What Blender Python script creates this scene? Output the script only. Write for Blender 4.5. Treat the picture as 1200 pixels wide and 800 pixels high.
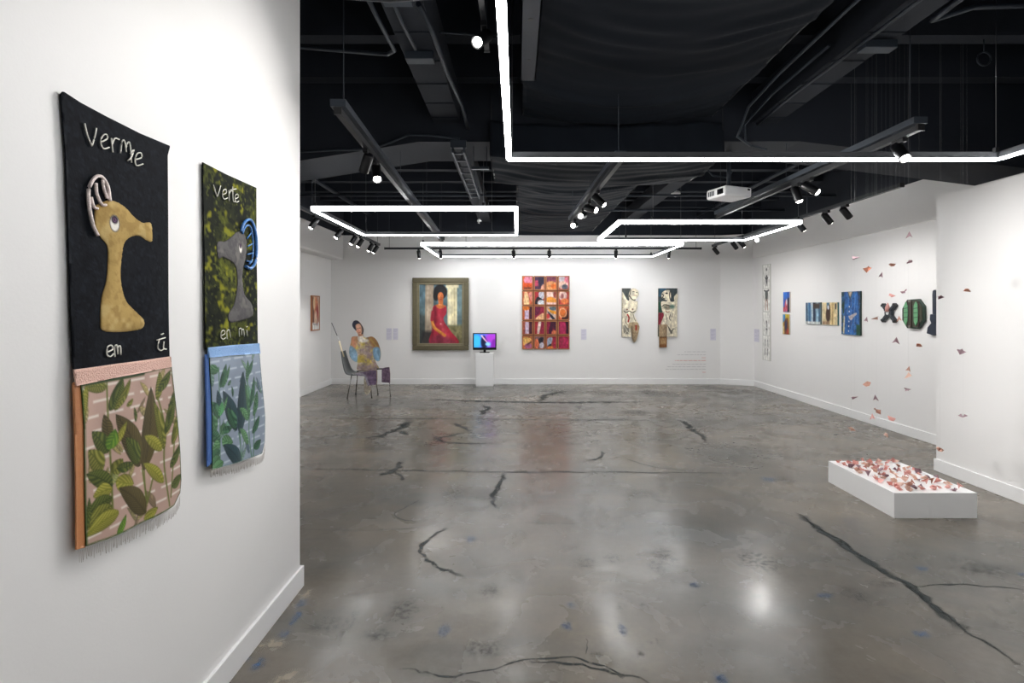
import bpy, bmesh, math, random
import numpy as np
from mathutils import Vector, Matrix
R = math.radians
for o in list(bpy.data.objects):
    bpy.data.objects.remove(o, do_unlink=True)
sc = bpy.context.scene
COL = sc.collection

# ------------------------------------------------------------------ camera, world, exposure
cam_d = bpy.data.cameras.new('camera')
cam_d.sensor_width = 36.0
cam_d.lens = 18.0
cam_d.shift_x = -5 / 1200
cam_d.shift_y = -38 / 1200
cam_d.clip_start = 0.05
cam = bpy.data.objects.new('camera', cam_d)
COL.objects.link(cam)
cam.location = (0, 0, 1.5)
cam.rotation_euler = (R(90), 0, 0)
sc.camera = cam

world = bpy.data.worlds.new('world')
sc.world = world
world.use_nodes = True
world.node_tree.nodes['Background'].inputs[0].default_value = (0, 0, 0, 1)
world.node_tree.nodes['Background'].inputs[1].default_value = 0.0
sc.view_settings.view_transform = 'Standard'
sc.view_settings.look = 'None'
sc.view_settings.gamma = 1.0
sc.view_settings.use_curve_mapping = False
sc.view_settings.exposure = 0.50

LED = 26.0            # radiance of the LED profile diffusers
SPOT_W = 30.0         # watts of one track spotlight
rnd = random.Random(7)

# ------------------------------------------------------------------ measuring helpers (metres; eye height 1.5 m)
F, CX, CY, H = 600.0, 605.0, 362.0, 1.5
YB = 10.22            # back wall
XL = -1.166           # near wall with the banners
XR = 4.64             # long wall of paintings
XF = -3.70            # far wall beside the chair
def at(x, y, d): return Vector(((x - CX) * d / F, d, H - (y - CY) * d / F))
def floor_at(x, y): return at(x, y, F * H / (y - CY))
def side(x, y, X):
    d = F * X / (x - CX)
    return d, H - (y - CY) * d / F

# ------------------------------------------------------------------ object helpers
def tag(o, label=None, cat=None, group=None, kind=None):
    if label: o['label'] = label
    if cat: o['category'] = cat
    if group: o['group'] = group
    if kind: o['kind'] = kind
    return o
def thing(name, label, cat, loc=(0, 0, 0), rotz=0, group=None):
    o = bpy.data.objects.new(name, None)
    o.empty_display_size = 0.05
    COL.objects.link(o)
    o.location = loc
    o.rotation_euler = (0, 0, rotz)
    return tag(o, label, cat, group)
def link(name, me, parent=None, loc=None):
    o = bpy.data.objects.new(name, me)
    COL.objects.link(o)
    if parent: o.parent = parent
    if loc is not None: o.location = loc
    return o
def frame_of(p0, p1):
    d = (Vector(p1) - Vector(p0)).normalized()
    up = Vector((0, 0, 1)) if abs(d.z) < 0.95 else Vector((1, 0, 0))
    a = d.cross(up).normalized()
    return d, a, a.cross(d).normalized()
class MB:
    def __init__(s): s.bm = bmesh.new()
    def box(s, lo, hi):
        x0, y0, z0 = lo; x1, y1, z1 = hi
        v = [s.bm.verts.new(p) for p in ((x0,y0,z0),(x1,y0,z0),(x1,y1,z0),(x0,y1,z0),(x0,y0,z1),(x1,y0,z1),(x1,y1,z1),(x0,y1,z1))]
        for f in ((0,3,2,1),(4,5,6,7),(0,1,5,4),(1,2,6,5),(2,3,7,6),(3,0,4,7)):
            s.bm.faces.new([v[i] for i in f])
        return s
    def bar(s, p0, p1, w, h):
        p0 = Vector(p0); p1 = Vector(p1); d, a, b = frame_of(p0, p1)
        v = [s.bm.verts.new(p + a*i*w/2 + b*j*h/2) for p in (p0, p1) for i, j in ((-1,-1),(1,-1),(1,1),(-1,1))]
        for f in ((3,2,1,0),(4,5,6,7),(0,1,5,4),(1,2,6,5),(2,3,7,6),(3,0,4,7)):
            s.bm.faces.new([v[i] for i in f])
        return s
    def tube(s, pts, r, n=8, cap=True, closed=False):
        pts = [Vector(p) for p in pts]; rings = []
        rr = r if isinstance(r, (list, tuple)) else [r] * len(pts)
        m = len(pts)
        for i, p in enumerate(pts):
            if closed: q0, q1 = pts[i-1], pts[(i+1) % m]
            else: q0, q1 = pts[max(i-1, 0)], pts[min(i+1, m-1)]
            d, a, b = frame_of(q0, q1)
            rings.append([s.bm.verts.new(p + (a*math.cos(t) + b*math.sin(t)) * rr[i]) for t in [2*math.pi*k/n for k in range(n)]])
        for i in range(m if closed else m - 1):
            A, B = rings[i], rings[(i+1) % m]
            for k in range(n):
                f = s.bm.faces.new((A[k], A[(k+1) % n], B[(k+1) % n], B[k])); f.smooth = True
        if cap and not closed:
            s.bm.faces.new(rings[0][::-1]); s.bm.faces.new(rings[-1])
        return s
    def prism(s, pts, y0, y1):            # polygon in XZ, extruded along Y
        a = [s.bm.verts.new((p[0], y0, p[1])) for p in pts]
        b = [s.bm.verts.new((p[0], y1, p[1])) for p in pts]
        s.bm.faces.new(a); s.bm.faces.new(b[::-1])
        for i in range(len(pts)):
            j = (i + 1) % len(pts)
            s.bm.faces.new((a[j], a[i], b[i], b[j]))
        return s
    def build(s, name, mat, parent=None, loc=None, bevel=0):
        bmesh.ops.recalc_face_normals(s.bm, faces=s.bm.faces[:])
        me = bpy.data.meshes.new(name); s.bm.to_mesh(me); s.bm.free()
        me.materials.append(mat)
        o = link(name, me, parent, loc)
        if bevel:
            m = o.modifiers.new('bevel', 'BEVEL'); m.width = bevel; m.segments = 2; m.limit_method = 'ANGLE'
        return o

# ------------------------------------------------------------------ materials
def srgb(c): return tuple((v/255/12.92 if v/255 <= .04045 else ((v/255 + .055)/1.055)**2.4) for v in c)
def mat(name, c, rough=.5, metal=0, c2=None, scale=8, bump=0, spec=.5, bscale=None, emit=0, ecol=None, sheen=0):
    m = bpy.data.materials.new(name); m.use_nodes = True
    nt = m.node_tree; N = nt.nodes; L = nt.links; b = N['Principled BSDF']
    b.inputs['Roughness'].default_value = rough; b.inputs['Metallic'].default_value = metal
    b.inputs['Specular IOR Level'].default_value = spec
    if sheen: b.inputs['Sheen Weight'].default_value = sheen
    tc = N.new('ShaderNodeTexCoord')
    n = N.new('ShaderNodeTexNoise'); n.inputs['Scale'].default_value = scale; n.inputs['Detail'].default_value = 5
    L.new(tc.outputs['Object'], n.inputs['Vector'])
    mx = N.new('ShaderNodeMix'); mx.data_type = 'RGBA'
    a = srgb(c); d = srgb(c2) if c2 else tuple(v * .92 for v in a)
    mx.inputs['A'].default_value = (*a, 1); mx.inputs['B'].default_value = (*d, 1)
    L.new(n.outputs['Fac'], mx.inputs['Factor']); L.new(mx.outputs['Result'], b.inputs['Base Color'])
    if bump:
        n2 = N.new('ShaderNodeTexNoise'); n2.inputs['Scale'].default_value = bscale or scale * 6
        L.new(tc.outputs['Object'], n2.inputs['Vector'])
        bp = N.new('ShaderNodeBump'); bp.inputs['Strength'].default_value = bump; bp.inputs['Distance'].default_value = .01
        L.new(n2.outputs['Fac'], bp.inputs['Height']); L.new(bp.outputs['Normal'], b.inputs['Normal'])
    if emit:
        b.inputs['Emission Color'].default_value = (*(ecol or (1, 1, 1)), 1); b.inputs['Emission Strength'].default_value = emit
    return m
def paint_mat(name, rough=.6, bump=.15, bscale=60, emit=0, spec=.3, sheen=0):
    m = bpy.data.materials.new(name); m.use_nodes = True
    nt = m.node_tree; N = nt.nodes; L = nt.links; b = N['Principled BSDF']
    at_ = N.new('ShaderNodeAttribute'); at_.attribute_name = 'paint'
    L.new(at_.outputs['Color'], b.inputs['Base Color'])
    b.inputs['Roughness'].default_value = rough; b.inputs['Specular IOR Level'].default_value = spec
    if sheen: b.inputs['Sheen Weight'].default_value = sheen
    if bump:
        tc = N.new('ShaderNodeTexCoord'); n2 = N.new('ShaderNodeTexNoise'); n2.inputs['Scale'].default_value = bscale
        L.new(tc.outputs['Object'], n2.inputs['Vector'])
        bp = N.new('ShaderNodeBump'); bp.inputs['Strength'].default_value = bump; bp.inputs['Distance'].default_value = .004
        L.new(n2.outputs['Fac'], bp.inputs['Height']); L.new(bp.outputs['Normal'], b.inputs['Normal'])
    if emit:
        L.new(at_.outputs['Color'], b.inputs['Emission Color']); b.inputs['Emission Strength'].default_value = emit
    return m
M = {}
M['wall'] = mat('white_wall_paint', (238, 237, 236), .55, c2=(233, 232, 231), scale=1.5, bump=.03, bscale=120, spec=.35)
M['base'] = mat('white_baseboard_gloss', (240, 240, 240), .35, c2=(235, 235, 235), scale=3)
M['black'] = mat('black_ceiling_paint', (22, 29, 40), .82, c2=(16, 22, 32), scale=2.2, bump=.1, bscale=40)
M['beam'] = M['black']
M['joist'] = M['black']
M['pipe'] = mat('dark_conduit_metal', (36, 44, 55), .5, .2, c2=(26, 33, 43), scale=9)
M['rail'] = mat('black_rail_metal', (30, 33, 39), .45, .2, c2=(22, 25, 30), scale=9)
M['rail_grey'] = mat('grey_channel_metal', (58, 66, 76), .5, .3, c2=(44, 51, 60), scale=9)
M['can'] = mat('black_spot_housing', (22, 23, 26), .4, .2, scale=9)
M['led_body'] = mat('grey_aluminium_profile', (120, 122, 126), .45, .6, scale=12)
M['led'] = mat('white_led_diffuser', (250, 250, 250), .4, emit=LED, ecol=(.98, .99, 1))
M['led_side'] = mat('white_led_side_diffuser', (250, 250, 250), .4, emit=3.6, ecol=(.98, .99, 1))
M['lens'] = mat('lit_spot_lens', (255, 250, 240), .3, emit=25, ecol=(1, .96, .9))
M['wire'] = mat('thin_steel_wire', (120, 122, 126), .35, .8, scale=20)
M['plinth'] = mat('white_plinth_paint', (240, 240, 240), .45, c2=(236, 236, 236), scale=5, bump=.02)
M['drape'] = mat('black_drape_fabric', (18, 25, 34), .85, c2=(13, 19, 27), scale=3, bump=.2, bscale=14, spec=.25)
M['white_plastic'] = mat('white_plastic', (228, 229, 230), .35, scale=6)
M['black_plastic'] = mat('black_gloss_plastic', (14, 15, 18), .2, scale=6)
M['dark_glass'] = mat('dark_lens_glass', (10, 12, 20), .08, scale=6)
M['chrome'] = mat('chrome_leg', (165, 165, 165), .2, 1, scale=9)
M['shell'] = mat('dark_teal_chair_shell', (58, 66, 70), .35, c2=(80, 84, 84), scale=6)
M['gilt'] = mat('weathered_olive_gilt_frame', (112, 104, 78), .5, .15, c2=(82, 77, 60), scale=14, bump=.3)
M['gilt2'] = mat('pale_olive_inner_frame', (138, 130, 104), .5, .15, c2=(108, 102, 80), scale=14, bump=.3)
M['wood'] = mat('reddish_brown_wood_frame', (178, 104, 72), .5, c2=(158, 112, 66), scale=10, bump=.15)
M['art'] = paint_mat('oil_paint_on_canvas', .5)
M['print'] = paint_mat('ink_on_paper', .7, 0)
M['velvet'] = paint_mat('velvet_cloth', .9, .25, 110, spec=.15)
M['organza'] = paint_mat('printed_organza', .5, .25, 30)
M['screen'] = paint_mat('lit_screen', .15, 0, emit=.6)
M['rope_w'] = mat('white_beaded_cord', (252, 250, 244), .5, c2=(232, 226, 210), scale=160, bump=.4, bscale=300)
M['rope_o'] = mat('iridescent_bead_trim', (250, 234, 228), .4, c2=(222, 206, 202), scale=120, bump=.5, bscale=260)
M['rope_b'] = mat('blue_bead_trim', (96, 158, 220), .3, c2=(50, 104, 186), scale=120, bump=.5, bscale=260)
M['band_p'] = mat('pink_glitter_band', (205, 150, 132), .35, .2, c2=(228, 196, 182), scale=220, bump=.5, bscale=300)
M['band_o'] = mat('orange_side_ribbon', (196, 132, 84), .45, c2=(176, 112, 70), scale=60, bump=.2)
M['band_b'] = mat('blue_glitter_band', (92, 140, 205), .35, .2, c2=(150, 190, 230), scale=220, bump=.5, bscale=300)
M['band_b2'] = mat('blue_side_ribbon', (66, 108, 176), .45, c2=(48, 84, 150), scale=60, bump=.2)
M['fringe'] = mat('clear_fringe_thread', (200, 192, 184), .4, scale=40)
M['nylon'] = mat('clear_nylon_thread', (232, 232, 232), .2, scale=40)
M['paper_p'] = mat('pink_printed_paper', (244, 202, 194), .7, c2=(226, 162, 154), scale=55)
M['paper_b'] = mat('brown_printed_paper', (224, 184, 164), .7, c2=(186, 134, 118), scale=55)
M['paper_c'] = mat('cream_printed_paper', (246, 230, 218), .7, c2=(226, 176, 156), scale=55)
M['paper_m'] = mat('mauve_printed_paper', (204, 178, 182), .7, c2=(160, 130, 142), scale=55)
M['label'] = paint_mat('lavender_label_card', .7, 0)
M['grey_text'] = mat('grey_vinyl_text', (198, 196, 198), .6, scale=9)
M['red_text'] = mat('red_vinyl_text', (222, 164, 158), .6, scale=9)

def floor_material():
    m = bpy.data.materials.new('polished_concrete'); m.use_nodes = True
    nt = m.node_tree; N = nt.nodes; L = nt.links; b = N['Principled BSDF']
    tc = N.new('ShaderNodeTexCoord')
    def noise(scale, detail, sx=1, sy=1, dist=0, rough=.55):
        mp = N.new('ShaderNodeMapping'); mp.inputs['Scale'].default_value = (sx, sy, 1)
        L.new(tc.outputs['Object'], mp.inputs['Vector'])
        n = N.new('ShaderNodeTexNoise'); n.inputs['Scale'].default_value = scale; n.inputs['Detail'].default_value = detail
        n.inputs['Distortion'].default_value = dist; n.inputs['Roughness'].default_value = rough
        L.new(mp.outputs['Vector'], n.inputs['Vector']); return n.outputs['Fac']
    def ramp(src, stops):
        r = N.new('ShaderNodeValToRGB'); e = r.color_ramp.elements
        while len(e) < len(stops): e.new(.5)
        for i, (p, c) in enumerate(stops):
            e[i].position = p; e[i].color = (*c, 1)
        L.new(src, r.inputs['Fac']); return r.outputs['Color']
    def mix(f, a, c, mode='MIX'):
        x = N.new('ShaderNodeMix'); x.data_type = 'RGBA'; x.blend_type = mode
        if isinstance(f, float): x.inputs['Factor'].default_value = f
        else: L.new(f, x.inputs['Factor'])
        for k, v in (('A', a), ('B', c)):
            if isinstance(v, tuple): x.inputs[k].default_value = (*v, 1)
            else: L.new(v, x.inputs[k])
        return x.outputs['Result']
    big = noise(.55, 5, .7, 1, .2)
    base = ramp(big, [(.30, srgb((101, 101, 96))), (.47, srgb((130, 123, 113))), (.66, srgb((155, 145, 131)))])
    mid = noise(2.6, 8, .6, 1.1, .3, .56)
    base = mix(.6, base, ramp(mid, [(.28, srgb((150, 157, 155))), (.5, srgb((206, 205, 203))), (.74, srgb((250, 244, 234)))]), 'MULTIPLY')
    fine = noise(22, 8, 1, 1, .3, .7)
    base = mix(.5, base, ramp(fine, [(.25, srgb((176, 176, 176))), (.7, srgb((236, 236, 236)))]), 'MULTIPLY')
    # dark mottled trowel marks
    trowel = noise(1.3, 8, .5, 1.3, .3, .58)
    base = mix(ramp(trowel, [(.50, (0, 0, 0)), (.82, (.7, .7, .7))]), base, srgb((78, 84, 84)))
    L.new(base, b.inputs['Base Color'])
    rr = ramp(noise(3.2, 6, 1, 1, .4), [(.3, (.17, .17, .17)), (.7, (.34, .34, .34))])
    L.new(rr, b.inputs['Roughness'])
    b.inputs['Specular IOR Level'].default_value = .55
    bp = N.new('ShaderNodeBump'); bp.inputs['Strength'].default_value = .03; bp.inputs['Distance'].default_value = .01
    L.new(noise(3, 4, 1, 1, .0), bp.inputs['Height']); L.new(bp.outputs['Normal'], b.inputs['Normal'])
    return m
def wear_material(name, c, scale=40, lo=.35, hi=.6, k=1.0):
    m = bpy.data.materials.new(name); m.use_nodes = True
    nt = m.node_tree; N = nt.nodes; L = nt.links; b = N['Principled BSDF']
    b.inputs['Base Color'].default_value = (*srgb(c), 1); b.inputs['Roughness'].default_value = .55; b.inputs['Specular IOR Level'].default_value = .2
    a = N.new('ShaderNodeAttribute'); a.attribute_name = 'cover'
    tc = N.new('ShaderNodeTexCoord'); n = N.new('ShaderNodeTexNoise'); n.inputs['Scale'].default_value = scale; n.inputs['Detail'].default_value = 6
    L.new(tc.outputs['Object'], n.inputs['Vector'])
    mr = N.new('ShaderNodeMapRange'); mr.inputs['From Min'].default_value = lo; mr.inputs['From Max'].default_value = hi
    mr.inputs['To Max'].default_value = k
    L.new(n.outputs['Fac'], mr.inputs['Value'])
    mu = N.new('ShaderNodeMath'); mu.operation = 'MULTIPLY'; L.new(a.outputs['Fac'], mu.inputs[0]); L.new(mr.outputs['Result'], mu.inputs[1])
    L.new(mu.outputs[0], b.inputs['Alpha'])
    return m
M['floor'] = floor_material()
M['crack'] = wear_material('dark_crack_filler', (46, 53, 53), 30, .25, .5, .85)
M['joint'] = wear_material('floor_joint_line', (52, 58, 58), 12, .25, .45, .9)
M['stain'] = wear_material('dark_pitted_stain', (50, 56, 56), 38, .42, .66, .5)
M['blue'] = wear_material('blue_paint_residue', (38, 104, 160), 60, .36, .66, .6)
M['pale'] = wear_material('pale_paint_smear', (176, 166, 150), 16, .4, .6, .7)

# ------------------------------------------------------------------ the setting
ZT = 2.97             # white paint stops here, black above
ZC = 4.05             # slab
def struct(name, mb, m, parent=None, bevel=0):
    o = mb.build(name, m, parent, bevel=bevel)
    if not parent: o['kind'] = 'structure'
    return o
floor = struct('floor', MB().box((-4.0, -4.2, -.12), (5.0, 10.5, 0)), M['floor'])
struct('wall_back', MB().box((XF - .2, YB, 0), (XR + .2, YB + .2, ZT)), M['wall'])
struct('wall_back_upper', MB().box((XF - .2, YB - .015, ZT), (XR + .2, YB + .2, ZC)), M['black'])
mb = MB()
lo = [(4.07, YB), (4.66, 9.98), (4.66, YB + .01)]
a = [mb.bm.verts.new((x, y, 0)) for x, y in lo]; b_ = [mb.bm.verts.new((x, y, ZT)) for x, y in lo]
mb.bm.faces.new(a); mb.bm.faces.new(b_[::-1])
for i in range(3): mb.bm.faces.new((a[i], a[(i+1) % 3], b_[(i+1) % 3], b_[i]))
struct('wall_corner', mb, M['wall'])
struct('wall_right', MB().box((XR, 2.0, 0), (XR + .2, YB, ZT)), M['wall'])
struct('wall_right_bulkhead', MB().box((XR - .03, 2.0, 2.485), (XR, 9.99, ZT)), M['wall'], bevel=.004)
struct('wall_right_upper', MB().box((XR - .03, 2.0, ZT), (XR + .2, YB, ZC)), M['black'])
struct('wall_right_near', MB().box((3.905, -4.0, 0), (XR + .2, 4.76, 2.54)), M['wall'])
struct('wall_right_near_upper', MB().box((XR, -4.0, 2.54), (XR + .2, 2.0, ZC)), M['black'])
struct('wall_left', MB().box((XF - .2, 2.7, 0), (XF, YB, ZT)), M['wall'])
struct('wall_left_bulkhead', MB().box((XF, 2.7, 2.48), (XF + .26, YB, ZT)), M['wall'], bevel=.03)
struct('wall_left_upper', MB().box((XF - .2, 2.7, ZT), (XF + .26, YB, ZC)), M['black'])
struct('wall_left_near', MB().box((XF - .2, -4.0, 0), (XL, 2.765, ZC)), M['wall'], bevel=.006)
struct('wall_front', MB().box((XL, -4.2, 0), (XR + .2, -4.0, ZC)), M['wall'])
BH = .112
def base_run(name, pts):
    mb = MB()
    for (x0, y0), (x1, y1) in zip(pts, pts[1:]):
        d = Vector((x1 - x0, y1 - y0, 0)).normalized(); n = Vector((-d.y, d.x, 0)) * .015
        q = [(x0, y0), (x1, y1), (x1 + n.x, y1 + n.y), (x0 + n.x, y0 + n.y)]
        lo = [mb.bm.verts.new((x, y, 0)) for x, y in q]; hi = [mb.bm.verts.new((x, y, BH)) for x, y in q]
        mb.bm.faces.new(lo[::-1]); mb.bm.faces.new(hi)
        for i in range(4): mb.bm.faces.new((lo[i], lo[(i+1) % 4], hi[(i+1) % 4], hi[i]))
    return struct(name, mb, M['base'], bevel=.003)
base_run('baseboard_back', [(4.07, YB), (XF, YB)])
base_run('baseboard_corner', [(4.655, 9.982), (4.07, YB)])
base_run('baseboard_right', [(XR, 4.76), (XR, 9.99)])
base_run('baseboard_right_near', [(3.905, -4.0), (3.905, 4.775)])
base_run('baseboard_left', [(XF, YB), (XF, 2.78)])
base_run('baseboard_left_near', [(XL, 2.765), (XL, -4.0)])
base_run('baseboard_left_end', [(XF, 2.765), (XL + .015, 2.765)])

# ceiling slab with joists, haunched girder and long beams
ceiling = struct('ceiling', MB().box((XF - .2, -4.2, ZC), (XR + .2, YB + .2, ZC + .15)), M['black'])
for y in [-3.4, -2.75, -2.1, -1.45, -.8, -.15, .45, 1.08, 1.72, 2.36, 3.0, 3.65, 4.3, 5.8, 6.45, 7.1, 7.75, 8.4, 9.05, 9.7]:
    MB().box((XF + .26, y - .06, 3.42), (XR - .03, y + .06, ZC)).build('joist', M['joist'], ceiling)
pr = [(XF + .26, 2.70), (-2.6, 2.73), (-1.97, 2.81), (-.87, 2.985), (2.52, 2.99), (4.13, 2.80), (XR - .03, 2.74), (XR - .03, ZC), (XF + .26, ZC)]
MB().prism(pr, 4.55, 5.15).build('girder', M['beam'], ceiling)
for x0, x1 in ((-.73, -.50), (2.09, 2.32)):
    MB().box((x0, -4.0, 3.15), (x1, 4.55, 3.42)).build('long_beam', M['joist'], ceiling)
    MB().box((x0, 5.15, 3.22), (x1, YB - .02, 3.42)).build('long_beam', M['joist'], ceiling)
    for y in (2.7, 3.05, 3.4, 3.75, 4.1, 4.4):
        MB().box((x0 + .003, y - .003, 3.143), (x1 - .003, y + .003, 3.152)).build('joint_strip', M['black'], ceiling)

# ------------------------------------------------------------------ floor wear
def strip(name, pts, w, m, z=.0008, jag=.0):
    P = [floor_at(*p) for p in pts]; Q = []
    for _ in range(2):                                  # round the corners of the polyline
        P = [P[0]] + [q for a, b in zip(P, P[1:]) for q in (a.lerp(b, .25), a.lerp(b, .75))] + [P[-1]]
    wob = 0.0
    for a, b in zip(P, P[1:]):
        k = max(1, int((b - a).length / .045))
        for i in range(k): Q.append(a.lerp(b, i / k))
    Q.append(P[-1])
    me = bpy.data.meshes.new(name); v = []; al = []; f = []
    n = len(Q)
    for i, p in enumerate(Q):
        d = (Q[min(i+1, n-1)] - Q[max(i-1, 0)]).normalized(); nn = Vector((-d.y, d.x, 0))
        ww = w * (.85 if p.y < 4.0 else 1.0 + .10 * (p.y - 4.0)) * (.55 + .9 * rnd.random()); wob = wob * .75 + (rnd.random() - .5) * (.012 + jag); c = p + nn * wob
        e = min(1, 4 * min(i, n - 1 - i) / n + .15)
        for s_, a_ in ((-1, 0), (-.35, e), (.35, e), (1, 0)):
            q = c + nn * s_ * ww; v.append((q.x, q.y, z)); al.append(a_)
        if i:
            o = 4 * (i - 1)
            for k in range(3): f.append((o + k, o + k + 4, o + k + 5, o + k + 1))
    me.from_pydata(v, [], f); at_ = me.attributes.new('cover', 'FLOAT', 'POINT'); at_.data.foreach_set('value', al)
    me.materials.append(m); return link(name, me, floor)
def blob(name, x, y, rx, ry, m, z=.001):
    c = floor_at(x, y); d = c.y; RX = rx * d / F; RY = ry * d * d / (F * H)
    me = bpy.data.meshes.new(name); v = [(c.x, c.y, z)]; al = [1.0]; f = []; n = 20
    for k in range(n):
        t = 2 * math.pi * k / n; s_ = .75 + .5 * rnd.random()
        for q, a_ in ((.5, .85), (1, 0)):
            v.append((c.x + RX * q * s_ * math.cos(t), c.y + RY * q * s_ * math.sin(t), z)); al.append(a_)
    for k in range(n):
        a, b = 1 + 2 * k, 1 + 2 * ((k + 1) % n)
        f += [(0, a, b), (a, a + 1, b + 1, b)]
    me.from_pydata(v, [], f); at_ = me.attributes.new('cover', 'FLOAT', 'POINT'); at_.data.foreach_set('value', al)
    me.materials.append(m); return link(name, me, floor)
def z6(p): return [(340 + x / 2.143, 440 + y / 2.143) for x, y in p]
def z8(p): return [(800 + x / 3, 540 + y / 3) for x, y in p]
def z7(p): return [(200 + x / 4, 600 + y / 4) for x, y in p]
for pts, w in ((z6([(60, 107), (300, 108), (600, 110), (900, 112)]), .022), (z6([(15, 234), (300, 239), (560, 243), (800, 242), (1180, 246)]), .017),
               (z6([(20, 386), (250, 384), (330, 380)]), .006), (z6([(590, 370), (760, 372)]), .005), (z6([(350, 60), (580, 68), (900, 66)]), .05)):
    strip('joint_line', pts, w, M['joint'], jag=.01)
strip('joint_line', z8([(400, 178), (470, 235), (580, 300), (700, 385), (820, 450), (900, 520), (1000, 590), (1100, 655), (1205, 722)]), .014, M['crack'], jag=.018)
strip('joint_line', z8([(410, 185), (480, 240), (580, 305), (700, 388), (820, 455), (900, 524), (1000, 594)]), .040, M['joint'], z=.0006, jag=.02)
for pts, w in ((z6([(540, 243), (532, 268), (520, 295), (507, 313), (516, 335)]), .026),
               (z6([(388, 380), (372, 392), (350, 420), (325, 443), (350, 466), (400, 485), (440, 508)]), .020),
               (z6([(305, 110), (275, 136), (240, 148), (190, 156)]), .05), (z6([(275, 140), (300, 148)]), .03),
               (z6([(410, 118), (440, 135), (456, 138)]), .03), (z6([(365, 152), (380, 164), (420, 168), (520, 170)]), .03),
               (z6([(430, 145), (390, 152), (365, 156)]), .03), (z6([(270, 215), (264, 240), (225, 252)]), .03), (z6([(264, 240), (290, 262)]), .02),
               (z6([(325, 312), (290, 330), (255, 352), (320, 365)]), .010),
               (z6([(270, 738), (330, 752), (400, 756), (500, 735), (600, 715), (700, 709), (780, 730), (850, 750), (930, 778)]), .008),
               (z6([(600, 712), (700, 716), (790, 740), (840, 758)]), .012),
               (z8([(820, 445), (950, 430), (1080, 440), (1205, 456)]), .010), (z6([(980, 112), (1010, 130), (1040, 168)]), .03),
               (z6([(790, 190), (780, 204), (740, 212)]), .02), (z6([(620, 65), (645, 45), (700, 40)]), .05), (z6([(480, 75), (500, 85), (480, 98)]), .04),
               (z6([(840, 208), (900, 228), (990, 238)]), .012), (z6([(745, 660), (740, 700)]), .003)):
    strip('crack', pts, w, M['crack'], jag=w * 1.2)
for x, y, rx, ry in ((740, 470, 45, 20), (810, 460, 30, 16), (940, 450, 35, 34), (500, 540, 35, 26), (490, 685, 65, 24), (1160, 465, 55, 30),
                     (280, 590, 50, 40), (690, 42, 70, 10), (800, 42, 60, 9), (920, 45, 70, 9), (870, 93, 40, 8), (30, 145, 30, 8), (210, 182, 40, 12), (535, 357, 30, 9),
                     (880, 295, 60, 16), (920, 480, 25, 25), (890, 580, 18, 12), (830, 580, 18, 10), (150, 620, 14, 40), (410, 295, 45, 22), (90, 625, 50, 26), (220, 650, 50, 24),
                     (880, 700, 14, 16), (770, 700, 25, 10), (920, 668, 25, 12), (360, 30, 60, 7), (1130, 40, 90, 8), (1050, 30, 50, 6)):
    blob('stain', *z6([(x, y)])[0], rx / 2.143, ry / 2.143, M['stain'])
for x, y, rx, ry in ((280, 350, 100, 50), (620, 475, 60, 40), (1050, 380, 140, 30), (350, 60, 40, 20), (700, 430, 60, 20)):
    blob('stain', *z8([(x, y)])[0], rx / 3, ry / 3, M['stain'])
for x, y, rx, ry in ((455, 410, 14, 10), (388, 640, 20, 22), (835, 638, 13, 22), (705, 577, 14, 8), (695, 628, 16, 14), (1018, 526, 14, 8), (1080, 758, 20, 20)):
    blob('paint_mark', *z6([(x, y)])[0], rx / 2.143, ry / 2.143, M['blue'], z=.0014)
for x, y, rx, ry in ((840, 378, 26, 9), (835, 608, 32, 14), (500, 473, 34, 12), (1195, 400, 14, 10), (40, 437, 22, 10), (140, 768, 26, 16), (300, 65, 30, 10)):
    blob('paint_mark', *z8([(x, y)])[0], rx / 3, ry / 3, M['blue'], z=.0014)
for x, y, rx, ry in ((533, 570, 34, 22), (412, 715, 36, 40), (590, 490, 26, 40), (610, 430, 22, 30), (350, 690, 40, 18), (570, 520, 18, 20)):
    blob('paint_mark', *z7([(x, y)])[0], rx / 4, ry / 4, M['blue'], z=.0014)
for x, y, rx, ry in ((560, 780, 110, 50), (470, 620, 90, 40), (420, 660, 60, 26), (640, 380, 50, 30)):
    blob('paint_mark', *z7([(x, y)])[0], rx / 4, ry / 4, M['pale'], z=.0011)

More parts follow.
